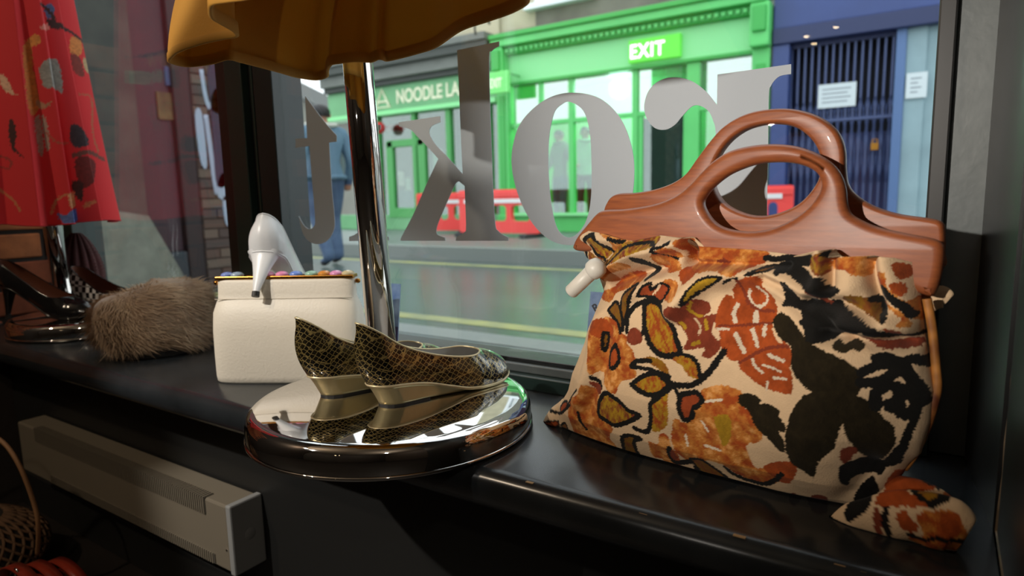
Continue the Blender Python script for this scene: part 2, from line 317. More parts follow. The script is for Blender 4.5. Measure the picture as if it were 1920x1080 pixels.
# ================================================================== SHOES
def tab(x, T):
    return float(np.interp(x, [a for a, b in T], [b for a, b in T]))
WT = [(0, 0), (.01, .009), (.03, .0155), (.06, .021), (.12, .0262), (.25, .0270), (.4, .0285), (.55, .034), (.7, .0385), (.8, .0370), (.88, .0315), (.94, .0235), (.975, .0155), (.993, .008), (1, 0)]
def scurve(T, xs):       # smooth interpolation of a table
    P = catmull([(a, b) for a, b in T], 12, False); A = np.array(P); return np.interp(xs, A[:, 0], A[:, 1])
def pump(name, loc, rz, L, BT, TT, throat, mats, wedge=None, stiletto=None, pitch=0.0, wscale=1.0, label='', group=None):
    upm, linm, pipm, heelm, padm = mats
    t = empty(name, (0, 0, 0)); tag(t, label, 'shoe', group)
    f = np.concatenate([np.array([0, .004, .012, .025]), np.linspace(.045, .955, 64), np.array([.972, .984, .993, .998, 1.0])])
    w_ = np.interp(f, [a for a, b in WT], [b for a, b in WT])*wscale
    b_ = scurve(BT, f); t_ = scurve(TT, f)
    op = np.clip((throat-f)/0.16, 0, 1); op = np.sqrt(np.clip(op*(2-op), 0, 1))
    wt = w_*np.interp(f, [0, .15, .4, 1], [.62, .72, .88, .90])*op
    m_ = 14
    def back(x, z):                                             # rounded counter at the back of the heel
        q = min(max((z-b_[0])/(t_[0]-b_[0]), 0), 1); return x + max(0, 1-x/.09)**1.5*(.011*(1-q)**2.2-.0055*math.sin(PI*min(1, q*1.15)))
    def section(i, sc, dz):
        w1 = w_[i]*sc; P0 = np.array([wt[i]*(sc if op[i] > 0 else 1), t_[i]+dz]); h = t_[i]-b_[i]
        P3 = np.array([w1*.94, b_[i]])
        Po1 = np.array([w1*.97, b_[i]+h*.66]); Pc1 = np.array([w1*.72, t_[i]+dz+0.001]); P1 = Po1*op[i]+Pc1*(1-op[i])
        P2 = np.array([w1*1.06, b_[i]+h*.30]); out = []
        for j in range(m_+1):
            s = j/m_; out.append((1-s)**3*P0+3*(1-s)**2*s*P1+3*(1-s)*s*s*P2+s**3*P3)
        return out
    def shell(nm, sc, dz, material, par):
        V = []; F = []; k = m_+1
        for side in (1, -1):
            base = len(V)
            for i in range(len(f)):
                for y, z in section(i, sc, dz): V.append((back(f[i]*L*(1 if sc == 1 else .985)+(0 if sc == 1 else .0018), z), side*y, z))
            for i in range(len(f)-1):
                for j in range(m_):
                    q = (base+i*k+j, base+(i+1)*k+j, base+(i+1)*k+j+1, base+i*k+j+1); F.append(q if side == 1 else q[::-1])
        return fixn(mesh(nm, V, F, material, par, True))
    up = shell('upper', 1, 0, upm, t)
    lin = shell('lining', .955, -.0006, linm, t)
    V = []; F = []                                              # insole
    ii = [i for i in range(len(f)) if f[i] < .93]
    for i in ii:
        for s in (-1, 0, 1): V.append((back(f[i]*L+.002, b_[0]), s*w_[i]*.88, b_[i]+.004))
    for a in range(len(ii)-1):
        for j in range(2): F.append((a*3+j, a*3+j+1, (a+1)*3+j+1, (a+1)*3+j))
    mesh('insole', V, F, linm, t, True)
    it = [i for i in range(len(f)) if f[i] <= throat]
    pts = [(f[i]*L, wt[i], t_[i]) for i in reversed(it)] + [(f[i]*L, -wt[i], t_[i]) for i in it[1:]]
    pts = [((throat)*L, 0, float(np.interp(throat, f, t_)))] + pts + [((throat)*L, 0, float(np.interp(throat, f, t_)))]
    tube('topline_piping', pts, .0013, pipm, t, 8)
    # welt along the sole edge
    pts = [(back(f[i]*L, b_[i]), w_[i]*.95, b_[i]) for i in reversed(range(len(f)))] + [(back(f[i]*L, b_[i]), -w_[i]*.95, b_[i]) for i in range(1, len(f))]
    tube('welt', pts, .0014, pipm if wedge else heelm, t, 6)
    V = []; F = []                                              # outsole
    for i in range(len(f)):
        th = .0035
        for s, z in ((-1, b_[i]), (1, b_[i]), (1, b_[i]-th*min(1, w_[i]/.02)), (-1, b_[i]-th*min(1, w_[i]/.02))): V.append((back(f[i]*L, b_[0]), s*w_[i]*.93, max(z, 0.0)))
    for i in range(len(f)-1):
        for j in range(4): F.append((i*4+j, i*4+(j+1) % 4, (i+1)*4+(j+1) % 4, (i+1)*4+j))
    fixn(mesh('sole', V, F, heelm, t, True))
    if wedge:
        xe, x0 = wedge; ids = [i for i in range(len(f)) if f[i] <= xe]; V = []; F = []; rows = 8; k = len(ids)
        out = [(f[i], w_[i]*.93, b_[i]) for i in reversed(ids)] + [(f[i], -w_[i]*.93, b_[i]) for i in ids[1:]]
        for r in range(rows+1):
            s = r/rows
            for x, y, z in out:
                xb = x0 + x*(xe-x0)/xe; zz = z*(1-s)+.0022*s; e = s**0.8
                V.append((back(x*L, b_[0])*(1-e)+xb*e*L, y*(1-.16*e), zz))
        n = len(out)
        for r in range(rows):
            for j in range(n-1): F.append((r*n+j, r*n+j+1, (r+1)*n+j+1, (r+1)*n+j))
            F.append((r*n+n-1, r*n, (r+1)*n, (r+1)*n+n-1))
        F.append(tuple(rows*n+j for j in range(n)))
        fixn(mesh('wedge_heel', V, F, heelm, t, True))
        V = []; 
        for z in (0.0, .0024):
            for x, y, zz in out:
                if x > .33: continue
                V.append(((x0+x*(xe-x0)/xe)*L, y*.85, z))
        n = len(V)//2; F = [tuple(range(n)), tuple(reversed(range(n, 2*n)))] + [(j, (j+1) % n, n+(j+1) % n, n+j) for j in range(n)]
        mesh('heel_pad', V, F, padm, t)
    if stiletto:
        V = []; F = []; n = 20; rows = 12; hh = b_[0]
        for r in range(rows+1):
            s = r/rows; e = s**.55
            cx = (.075*(1-s)+.050*s)*L+.009*(1-s); rx = (.070*(1-e)+.020*e)*L; ry = .0245*wscale*(1-e)+.0052*e; z = (hh+.002)*(1-s)+.008*s
            for k in range(n):
                a = 2*PI*k/n; V.append((cx+rx*math.cos(a), ry*math.sin(a), z - (rx*math.cos(a)*.25*(1-s))))
        for r in range(rows):
            for k in range(n): F.append((r*n+k, r*n+(k+1) % n, (r+1)*n+(k+1) % n, (r+1)*n+k))
        hl = fixn(mesh('heel', V, F, heelm, t, True))
        mesh('heel_tip', *tubevf([(.05*L, 0, .0), (.05*L, 0, .0085)], .0062, 16), padm, hl)
    t.location = loc; t.rotation_euler = (0, pitch, rz)
    return t
def snake_mat():
    M = mat('gold_black_snakeskin', srgb(60, 54, 34), 0.25, 0.55, coat=0.9); nt = M.node_tree; N = nt.nodes; L = nt.links; b = N['Principled BSDF']
    tc = N.new('ShaderNodeTexCoord'); mp = N.new('ShaderNodeMapping'); mp.inputs['Scale'].default_value = (1, 1, 1.15); mp.inputs['Rotation'].default_value = (.6, .78, .3); L.new(tc.outputs['Object'], mp.inputs[0])
    vo = N.new('ShaderNodeTexVoronoi'); vo.feature = 'DISTANCE_TO_EDGE'; vo.inputs['Scale'].default_value = 165; vo.inputs['Randomness'].default_value = 0.30; L.new(mp.outputs[0], vo.inputs[0])
    cr = N.new('ShaderNodeValToRGB'); e = cr.color_ramp.elements
    e[0].position = 0.03; e[0].color = srgb(168, 146, 90); e[1].position = 0.085; e[1].color = srgb(18, 18, 16)
    L.new(vo.outputs[0], cr.inputs[0])
    nz = N.new('ShaderNodeTexNoise'); nz.inputs['Scale'].default_value = 30; L.new(tc.outputs['Object'], nz.inputs[0])
    mr = N.new('ShaderNodeMapRange'); mr.inputs[1].default_value = .45; mr.inputs[2].default_value = .68; mr.inputs[3].default_value = 0.0; mr.inputs[4].default_value = 0.30; L.new(nz.outputs[0], mr.inputs[0])
    mx = N.new('ShaderNodeMix'); mx.data_type = 'RGBA'; L.new(mr.outputs[0], mx.inputs[0]); L.new(cr.outputs[0], mx.inputs[6]); mx.inputs[7].default_value = srgb(128, 108, 60)
    L.new(mx.outputs[2], b.inputs['Base Color'])
    bp = N.new('ShaderNodeBump'); bp.inputs['Strength'].default_value = 0.5; bp.inputs['Distance'].default_value = 0.0012
    mn = N.new('ShaderNodeMath'); mn.operation = 'MINIMUM'; mn.inputs[1].default_value = 0.12; L.new(vo.outputs[0], mn.inputs[0])
    L.new(mn.outputs[0], bp.inputs['Height']); L.new(bp.outputs[0], b.inputs['Normal'])
    return M
SNAKE = snake_mat()
GOLD = mat('gold_leather', srgb(190, 176, 134), 0.30, 0.8, bump=0.15, bscale=120)
LINING = mat('pale_grey_lining', srgb(178, 176, 172), 0.6)
PIPING = mat('gold_piping', srgb(214, 196, 156), 0.35, 0.5)
HEELPAD = mat('heel_rubber', srgb(24, 22, 20), 0.5)
BT = [(0, .030), (.08, .0298), (.2, .0285), (.35, .024), (.5, .014), (.62, .0065), (.75, .0042), (.9, .0048), (1, .010)]
TTB = [(0, .110), (.03, .1075), (.1, .097), (.2, .080), (.3, .068), (.42, .058), (.55, .051), (.66, .0485), (.74, .0495), (.82, .047), (.9, .039), (.96, .028), (1, .012)]
gm = (SNAKE, LINING, PIPING, GOLD, HEELPAD)
pump('wedge_pump', (-0.590, 0.543, 0.0405), math.radians(73), 0.232, BT, TTB, .77, gm, wedge=(.66, .115), label='black and gold snakeskin wedge pump nearest the flowered handbag, open top in view')
pump('wedge_pump', (-0.690, 0.533, 0.0405), math.radians(70), 0.232, BT, TTB, .77, gm, wedge=(.66, .115), label='black and gold snakeskin wedge pump beside the white purse, partly behind its twin')

# ================================================================== WHITE PURSE AND WHITE STILETTOS
PURSE = mat('cream_leather', srgb(226, 218, 202), 0.5, bump=0.25, bscale=260)
pz = math.atan2(.124, .218); pc = (-.909, .690)
pu = empty('clutch_purse', (0, 0, 0)); tag(pu, 'cream leather clutch purse with gold frame and pastel stones, standing on sill', 'purse')
secs = [(.000, .124, .030), (.003, .1265, .0325), (.012, .1275, .034), (.05, .1270, .036), (.09, .1262, .036), (.118, .1245, .032), (.132, .1205, .0245), (.138, .1180, .021), (.141, .1172, .0195), (.150, .1168, .018), (.168, .1165, .0145), (.172, .116, .013)]
V = []; F = []; n = 72
for z, hw, hd in secs:
    for k in range(n):
        a = 2*PI*k/n; c, s = math.cos(a), math.sin(a); e = 2/7
        V.append((hw*math.copysign(abs(c)**e, c), hd*math.copysign(abs(s)**(2/3.2), s), z))
for i in range(len(secs)-1):
    for k in range(n): F.append((i*n+k, i*n+(k+1) % n, (i+1)*n+(k+1) % n, (i+1)*n+k))
F += [tuple(reversed(range(n))), tuple((len(secs)-1)*n+k for k in range(n))]
fixn(mesh('body', V, F, PURSE, pu, True))
GOLDM = mat('gold_metal', srgb(190, 132, 58), 0.25, 1.0)
fr = box('frame', -.1175, .1175, -.0125, .0125, .172, .178, GOLDM, pu, 0.0015)
for sx in (-1, 1):
    V, F = lathevf([(0, 0), (.003, .0005), (.0042, .004), (.003, .0075), (0, .0085)], 16); V = [(sx*(.117+z), x, .1665+y) for x, y, z in V]; fixn(mesh('hinge_knob', V, F, GOLDM, pu, True))
V, F = tubevf([(-.116, -.0192, .141), (0, -.0198, .141), (.116, -.0192, .141)], .0007, 6); mesh('seam', V, F, mat('seam_shadow_thread', srgb(190, 180, 162), .7), pu, True)
gem = [(-.100, (120, 140, 200)), (-.083, (150, 170, 190)), (-.030, (228, 160, 190)), (-.006, (226, 140, 180)), (.018, (110, 140, 214)), (.044, (150, 190, 170)), (.066, (214, 140, 60)), (.086, (226, 150, 196)), (.106, (206, 190, 150))]
for i, (gx, gc) in enumerate(gem):
    V, F = lathevf([(.0105, 0), (.0108, .0015), (.0095, .004), (.006, .006), (.002, .0068), (0, .0069)], 18, (gx, -.002, .1778)); fixn(mesh('cabochon', V, F, mat('stone_%d' % i, srgb(*gc), 0.12, coat=.5), pu, True))
pu.location = (pc[0], pc[1], 0); pu.rotation_euler = (0, 0, pz)
WHITE = mat('white_leather', srgb(226, 228, 230), 0.35, coat=.2, bump=0.1, bscale=200)
WLIN = mat('white_lining', srgb(210, 205, 196), 0.6)
wm = (WHITE, WLIN, WHITE, WHITE, HEELPAD)
BS = [(0, .078), (.08, .077), (.2, .070), (.35, .050), (.5, .025), (.62, .008), (.75, .004), (.9, .006), (1, .012)]
TS = [(0, .140), (.03, .138), (.1, .130), (.2, .115), (.35, .090), (.5, .066), (.62, .052), (.74, .049), (.82, .046), (.9, .038), (.96, .027), (1, .014)]
pump('stiletto_pump', (-.919, .630, .152), math.radians(118), .235, BS, TS, .74, wm, stiletto=True, pitch=math.radians(24), wscale=1.25, label='white leather stiletto shoe perched on top of the cream purse, heel towards viewer')
pump('stiletto_pump', (-1.125, .745, .0), math.radians(28), .235, BS, TS, .74, wm, stiletto=True, wscale=1.1, label='white leather stiletto shoe standing behind the cream purse next to fur hat')

# ================================================================== FUR HAT
hat = empty('fur_hat', (0, 0, 0)); tag(hat, 'light brown fur hat with dark band on the sill beside the white purse', 'hat')
HC = (-1.350, .695); HR = .104
band = lathe('band', [(HR*.80, 0), (HR*.86, .002), (HR*.87, .030), (HR*.84, .034), (0, .034)], mat('dark_hat_band', srgb(26, 23, 20), .7, sheen=.3), hat, 48, (HC[0], HC[1], 0))
FUR = mat('fur_undercoat', srgb(150, 122, 96), .9, bump=.5, bscale=50, sheen=.5, var=.6, vscale=18, col2=srgb(176, 158, 136))
def hatr(th, ph):
    r = HR*(1+.05*math.sin(2*th+1)+.03*math.sin(5*th))
    return r
prof = [(0.80, .022), (0.98, .030), (1.06, .055), (1.07, .080), (1.02, .103), (0.90, .120), (0.70, .130), (0.4, .134), (0.0, .135)]
nt_ = 64; pp = catmull(prof, 5, False); V = []; F = []
for r, z in pp:
    for k in range(nt_):
        a = 2*PI*k/nt_; q = 1+.04*math.sin(2*a+1)+.03*math.sin(5*a+z*30); tilt = 1+.10*math.cos(a-0.4)*(z/.13)
        V.append((HC[0]+HR*r*q*math.cos(a), HC[1]+HR*r*q*math.sin(a), .0+z*tilt))
for i in range(len(pp)-1):
    for k in range(nt_): F.append((i*nt_+k, i*nt_+(k+1) % nt_, (i+1)*nt_+(k+1) % nt_, (i+1)*nt_+k))
crown = fixn(mesh('crown', V, F, FUR, hat, True))
# fur strands, one mesh
VV = np.array(V); V2 = []; F2 = []; cols = []
ctr = np.array([HC[0], HC[1], .06])
for s in range(15000):
    i = random.randrange(len(pp)-2); k = random.randrange(nt_); fu, fv = random.random(), random.random()
    a, b_, c, d = VV[i*nt_+k], VV[i*nt_+(k+1) % nt_], VV[(i+1)*nt_+k], VV[(i+1)*nt_+(k+1) % nt_]
    p = a*(1-fu)*(1-fv)+b_*fu*(1-fv)+c*(1-fu)*fv+d*fu*fv
    nrm = p-ctr; nrm /= np.linalg.norm(nrm)
    swirl = np.array([-nrm[1], nrm[0], 0.0])*1.0 + np.array([0, 0, -0.7])
    swirl += np.array([math.sin(p[2]*60+p[0]*40), math.cos(p[0]*50), math.sin(p[1]*60)])*.5+np.array([random.gauss(0, .45), random.gauss(0, .45), random.gauss(0, .35)])
    L_ = random.uniform(.012, .022); e1 = p+nrm*.0045*random.uniform(.6, 1.2)+swirl*L_*.35; e2 = e1+swirl*L_*.55-nrm*.002+nrm*random.uniform(0, .005)
    side = np.cross(nrm, swirl); side = side/np.linalg.norm(side)*.0006
    o_ = len(V2); V2 += [p-side, p+side, e1-side*.8, e1+side*.8, e2]; F2 += [(o_, o_+1, o_+3, o_+2), (o_+2, o_+3, o_+4)]
fs = mesh('fur', V2, F2, mat('fur_hair', srgb(204, 178, 148), .7, var=.75, vscale=28, col2=srgb(146, 114, 86), sheen=.2), hat, True); fs['kind'] = 'stuff'

# ================================================================== CONVECTOR HEATER
HT = mat('cream_enamel', srgb(118, 110, 96), .45, bump=.05, bscale=200)
he = empty('convector_heater', (-1.42, .66, -.34)); tag(he, 'long low cream convector heater with grille on the wall below the sill', 'heater')
box('case', -1.855, -1.000, .602, .662, -.340, -.217, HT, he, .004)
ec = box('end_cap', -1.000, -.986, .600, .664, -.343, -.214, mat('grey_enamel', srgb(140, 141, 140), .5), he, .003)
V, F = lathevf([(0, .0012), (.009, .0012), (.011, .0)], 20); V = [(-.986+z, .635+x, -.278+y) for x, y, z in V]; mesh('knockout', V, F, MATS['grey_enamel'], ec, True)
V, F = lathevf([(0, .0015), (.002, .0012), (.0028, 0)], 10); V = [(-1.008+x, .602-z, -.300+y) for x, y, z in V]; mesh('screw', V, F, CHROME, he, True)
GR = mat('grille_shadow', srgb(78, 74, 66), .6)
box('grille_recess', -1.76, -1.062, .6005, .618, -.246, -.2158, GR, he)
g = MB()
for i in range(104): x = -1.757+i*.0067; g.box(x, x+.0030, .5992, .619, -.247, -.2145)
o = g.build('grille_fins', HT, he); o['kind'] = 'stuff'
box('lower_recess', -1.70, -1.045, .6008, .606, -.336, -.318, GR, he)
g = MB()
for i in range(97): x = -1.697+i*.0067; g.box(x, x+.0032, .5998, .606, -.3365, -.3175)
o = g.build('lower_grille_fins', HT, he); o['kind'] = 'stuff'

# ================================================================== FLOWERED HANDBAG WITH WOODEN HANDLES
BO = np.array([-.190, .655, 0.]); ba = math.radians(-7.7)
BU = np.array([math.cos(ba), math.sin(ba), 0.]); BN = np.array([math.sin(ba), -math.cos(ba), 0.])
def B(u, n, z): return BO + BU*u + BN*n + np.array([0, 0, z])
NZ = [(-.05, 0), (0, .0), (.03, .020), (.08, .030), (.14, .022), (.20, -.002), (.25, -.014), (.40, -.014)]
TZ = [(-.05, .04), (0, .042), (.05, .056), (.12, .056), (.2, .042), (.25, .036), (.4, .036)]
nfz = lambda z: np.interp(z, [a for a, b in NZ], [b for a, b in NZ])
tz = lambda z: np.interp(z, [a for a, b in TZ], [b for a, b in TZ])
def buv(px, py, nfun):                                          # photo pixel -> bag coordinates (u, z) on the surface n = nfun(z)
    d = _ray(px, py); n = 0.0
    for _ in range(12):
        t = (n-(CAM-BO)@BN)/(d@BN); P = CAM+t*d; n = float(nfun(P[2]))
    return np.array([(P-BO)@BU, P[2]])
bag = empty('handbag', tuple(BO)); tag(bag, 'velvet handbag with brown floral print and carved wooden handles, at right of sill', 'handbag')
WOOD = mat('brown_wood', srgb(158, 88, 48), .42, coat=.05, bump=.05, bscale=120, var=.8, vscale=26, col2=srgb(124, 66, 40), stretch=(1.0, 7.0, 12.0), detail=8)
def cr(k, pts):
    o = {1: (1000, 420, 4.91), 2: (1280, 420, 4.91), 3: (1520, 440, 4.91), 4: (1000, 620, 4.5), 5: (1280, 620, 4.5), 6: (1520, 640, 4.5), 7: (1120, 820, 4.908), 8: (1460, 820, 4.695), 9: (1000, 180, 2.4)}[k]
    return [(o[0]+p[0]/o[2], o[1]+p[1]/o[2]) for p in pts]
def handle(name, outer, hole, n0, T, par, ringr):
    loops = []
    for l in (outer, hole):
        q = [tuple(buv(x, y, lambda z: n0)) for x, y in l]; q = catmull(q, 6)
        a = sum(q[i][0]*q[(i+1) % len(q)][1]-q[(i+1) % len(q)][0]*q[i][1] for i in range(len(q)))
        want = 1 if l is outer else -1
        if a*want < 0: q = q[::-1]
        loops.append(np.array(q))
    def inset(q, d):
        t = np.roll(q, -2, 0)-np.roll(q, 2, 0); t /= np.linalg.norm(t, axis=1)[:, None]+1e-9
        return q+np.c_[-t[:, 1], t[:, 0]]*d
    prof = [(ringr, 0), (ringr*.62, T*.03), (ringr*.32, T*.10), (ringr*.10, T*.24), (0, T*.42), (0, T*.58), (ringr*.10, T*.76), (ringr*.32, T*.90), (ringr*.62, T*.97), (ringr, T)]
    V = []; F = []; base = 0; caps = []
    for q in loops:
        n = len(q)
        for d, dep in prof:
            for u, z in inset(q, d): V.append(B(u, n0-dep, z))
        for r in range(len(prof)-1):
            for j in range(n): F.append((base+r*n+j, base+r*n+(j+1) % n, base+(r+1)*n+(j+1) % n, base+(r+1)*n+j))
        caps.append((base, base+(len(prof)-1)*n, n)); base = len(V)
    for w_ in (0, 1):
        ls = []; idx = []
        for q, cp in zip(loops, caps):
            qq = inset(q, prof[0][0]); ls.append([Vector((p[0], p[1], 0)) for p in qq]); idx += [cp[w_]+j for j in range(cp[2])]
        for t in tessellate_polygon(ls): F.append(tuple(idx[i] for i in t))
    return fixn(mesh(name, V, F, WOOD, par, True))
fo = cr(9, [(172,690),(172,668),(190,632),(230,582),(275,530),(310,514),(390,510),(480,498),(560,479),(640,442),(700,392),(745,343),(795,295),(865,250),(950,226),(1050,215),(1150,221),(1240,247),(1320,292),(1368,345),(1393,410),(1400,475),(1415,525),(1455,555),(1530,588),(1640,615),(1770,640),(1825,662),(1843,700),(1832,800),(1806,885),(1770,905),(1600,850),(1200,770),(800,735),(400,710),(210,702)])
fh = cr(9, [(752,490),(790,556),(850,595),(950,612),(1050,601),(1150,560),(1230,500),(1277,435),(1286,385),(1255,337),(1180,306),(1080,298),(980,311),(880,350),(812,398),(768,445)])
bo = cr(9, [(310,520),(330,470),(352,447),(385,438),(450,435),(540,419),(620,390),(680,348),(730,280),(790,200),(850,135),(930,87),(1020,61),(1130,54),(1230,72),(1310,110),(1365,165),(1392,240),(1396,330),(1408,400),(1450,450),(1530,498),(1640,532),(1780,553),(1832,570),(1846,605),(1846,700),(1820,780),(1500,740),(900,660),(400,620),(310,600)])
bh = cr(9, [(797,355),(820,282),(865,215),(930,162),(1005,134),(1090,125),(1170,140),(1235,185),(1275,245),(1288,315),(1268,392),(1200,475),(1110,522),(1020,540),(940,528),(860,490),(812,430)])
handle('front_handle', fo, fh, -.024, .019, bag, .0075)
handle('back_handle', bo, bh, -.066, .018, bag, .004)

# ---- print on the velvet, drawn in the bag's own (u, z) coordinates
CREAM = np.array(srgb(222, 190, 152)[:3]); ORANGE = np.array(srgb(206, 136, 60)[:3]); RUST = np.array(srgb(160, 72, 30)[:3]); MAROON = np.array(srgb(122, 54, 34)[:3])
OCHRE = np.array(srgb(170, 132, 34)[:3]); BLK = np.array(srgb(24, 23, 21)[:3]); DKBR = np.array(srgb(46, 38, 22)[:3]); WHT = np.array(srgb(232, 214, 188)[:3])
S = []
def poly(c, pts): S.append(('p', c, pts, None))
def leaf(c, pts, wpx=6.0): S.append(('p', c, pts, None)); S.append(('s', BLK, pts+[pts[0]], wpx))
def stroke(c, wpx, pts): S.append(('s', c, pts, wpx))
# orange flowers
poly('o', cr(4, [(500,0),(490,180),(480,360),(540,350),(570,380),(600,470),(650,520),(700,530),(730,440),(850,400),(850,330),(800,300),(860,250),(830,150),(790,110),(800,60),(720,0),(720,-60),(620,-120),(540,-60)]))
poly('o', cr(4, [(430,450),(400,530),(330,560),(310,640),(320,780),(360,900),(480,960),(600,990),(700,980),(640,900),(680,820),(560,720),(540,620),(560,560),(470,470)]))
poly('o', [(1315,733),(1325,727),(1353,722),(1391,735),(1384,753),(1404,771),(1418,793),(1433,815),(1422,829),(1401,834),(1413,873),(1432,877),(1454,867),(1480,865),(1488,890),(1466,901),(1438,908),(1381,889),(1360,873),(1324,863),(1287,863),(1263,840),(1258,820),(1260,804),(1267,784),(1287,793),(1302,770)])
poly('o', cr(4, [(970,940),(1050,960),(1060,880),(1110,870),(1150,920),(1160,980),(1220,1040),(1240,1150),(1150,1130),(1080,1080),(1010,1060)]))
poly('r', [(1432,877),(1450,866),(1480,860),(1500,868),(1494,890),(1480,905),(1460,900)])
poly('m', cr(8, [(30,560),(90,500),(150,490),(190,550),(250,540),(330,500),(430,530),(400,600),(330,650),(220,660),(100,630)]))
poly('o', cr(1, [(580,620),(700,600),(740,520),(900,440),(1010,500),(960,560),(880,590),(760,640),(700,720)]))
poly('o', cr(1, [(1120,330),(1180,250),(1290,280),(1350,340),(1380,420),(1250,440),(1160,400)]))
poly('o', cr(1, [(1250,520),(1330,490),(1400,560),(1400,660),(1340,700),(1240,690),(1210,720),(1230,640)]))
poly('r', cr(2, [(0,430),(60,390),(170,430),(140,500),(80,540),(20,500)]))
poly('o', cr(2, [(100,205),(300,205),(520,220),(780,240),(760,360),(480,365),(60,352)]))
poly('m', cr(2, [(320,350),(340,325),(390,315),(440,330),(460,358)]))
poly('o', cr(2, [(70,362),(440,366),(700,372),(600,420),(520,470),(420,430),(300,415),(180,440)]))
# scalloped rust flower
poly('r', cr(2, [(490,590),(600,490),(740,460),(780,560),(850,640),(900,780),(850,900),(880,1040),(950,1080)]) + cr(5, [(870,70),(940,110),(965,230),(940,290),(960,340),(945,510),(740,480),(700,470),(600,420),(480,320),(470,260),(400,250),(320,130),(320,0)]) + cr(2, [(310,950),(350,760),(430,640),(490,680)]))
for pts, w_ in ((cr(2, [(520,740),(490,820),(500,890)]), 7), (cr(2, [(690,820),(690,900)]), 9), (cr(2, [(640,600),(620,660),(660,730),(720,760),(780,720)]), 5), (cr(2, [(720,570),(800,640),(790,700)]), 4), (cr(2, [(780,930),(770,1010)]), 6),
                (cr(2, [(660,970),(690,1070)]), 7), (cr(2, [(500,1010),(520,1070)]), 6), (cr(5, [(450,30),(480,100),(520,180)]), 7), (cr(5, [(610,10),(630,60),(640,120)]), 7), (cr(5, [(590,240),(620,300),(690,350)]), 5), (cr(5, [(740,190),(800,210),(890,235)]), 5), (cr(5, [(690,280),(770,300),(860,325)]), 4), (cr(5, [(790,385),(900,385)]), 4), (cr(5, [(725,480),(735,420)]), 4), (cr(2, [(330,960),(430,960)]), 4)):
    stroke(WHT*.8, w_, pts)
for pts, w_ in ((cr(2, [(560,500),(600,680),(700,780),(860,790)]), 5), (cr(5, [(480,270),(640,180),(760,130),(930,110)]), 5), (cr(2, [(350,930),(520,930),(840,900)]), 4)): stroke(MAROON, w_, pts)
# berries and curls
poly('m', cr(2, [(-90,800),(-40,740),(0,730),(80,740),(90,700),(190,670),(270,720),(280,790),(220,840),(330,820),(310,900),(280,1000),(350,1080)]) + cr(5, [(310,0),(320,140),(240,230),(170,210),(190,140),(30,160),(60,60),(30,0)]))
stroke(OCHRE, 5, cr(2, [(150,700),(110,770),(150,830),(200,840)])); stroke(CREAM*.8, 4, cr(2, [(130,860),(180,930),(170,1000)])); stroke(OCHRE, 6, cr(2, [(230,880),(240,960)])); stroke(OCHRE, 6, cr(2, [(10,900),(40,950)])); stroke(OCHRE*.8, 6, cr(5, [(100,110),(150,90)]))
poly('r', cr(1, [(560,900),(640,860),(690,900),(720,1040),(640,1060),(570,1000)])); poly('m', cr(1, [(870,1010),(920,950),(1000,980),(1020,1040),(990,1100),(900,1110),(860,1060)]))
# leaves outlined in black
leaf('l', [(1210,571),(1224,563),(1242,571),(1257,591),(1263,607),(1271,634),(1280,660),(1264,665),(1247,667),(1229,657),(1217,633),(1210,605)], 8)
stroke(BLK, 7, [(1175,622),(1178,596),(1190,576),(1210,564),(1226,562)]); stroke(BLK, 5, [(1208,626),(1209,598),(1209,570)]); stroke(RUST*.8, 3, [(1225,580),(1240,620),(1256,655)])
leaf('b', cr(1, [(820,980),(800,850),(825,700),(870,620),(980,545),(920,680),(875,800),(840,900)]), 5)
leaf('b', cr(1, [(690,790),(760,715),(800,760),(820,880),(795,1000),(770,900),(715,830)]), 5)
leaf('m2', cr(1, [(980,660),(1050,570),(1140,530),(1110,600),(1230,535),(1285,570),(1250,650),(1200,710),(1130,665)]), 4)
stroke(CREAM, 4, cr(1, [(1130,640),(1210,550)]))
leaf('l', cr(4, [(820,460),(900,395),(1000,365),(1100,375),(1150,430),(1100,505),(1000,545),(900,515)]), 7)
poly('y', cr(4, [(900,250),(980,215),(1070,240),(1130,310),(1150,390),(1060,330),(980,280)])); stroke(BLK, 7, cr(4, [(815,305),(870,258),(990,255)])); stroke(BLK, 6, cr(4, [(815,305),(920,320),(1040,350),(1150,390)]))
leaf('l2', cr(4, [(550,615),(605,525),(680,560),(750,620),(810,680),(895,715),(800,770),(700,795),(615,755),(545,705)]), 7)
poly('l', cr(4, [(1150,500),(1140,560),(1150,700),(1115,820),(1000,850),(990,700),(1000,620),(1060,560)])); stroke(BLK, 7, cr(4, [(1160,480),(1060,560),(990,620),(990,720),(970,840),(920,855),(845,825)]))
leaf('m2', [(1277,740),(1292,737),(1307,737),(1316,749),(1310,760),(1299,766),(1297,782),(1287,788),(1280,782),(1273,762)], 7)
stroke(BLK, 8, [(1240,708),(1258,718),(1280,723),(1302,720),(1324,704),(1342,680),(1357,659)]); stroke(BLK, 5, [(1258,718),(1268,730),(1272,745)])
poly('l', [(1262,672),(1289,665),(1300,666),(1310,679),(1316,708),(1293,704),(1280,684)]); stroke(BLK, 6, [(1287,664),(1299,668),(1310,682),(1315,709)])
leaf('b', cr(4, [(755,895),(800,885),(905,917),(850,930),(865,1000),(890,1060),(780,1040)]), 6)
leaf('r', cr(4, [(690,120),(715,200),(705,280),(660,320),(628,300),(636,190)]), 6)
leaf('b', cr(4, [(590,15),(615,50),(590,165),(572,160),(575,90)]), 5)
stroke(BLK, 6, cr(4, [(385,690),(400,770),(440,830)])); stroke(BLK, 6, cr(4, [(490,395),(530,440),(570,480)])); poly('m', cr(4, [(470,430),(530,460),(575,490),(560,540),(510,510)])); stroke(BLK, 3.5, cr(4, [(290,630),(340,550),(400,490)]))
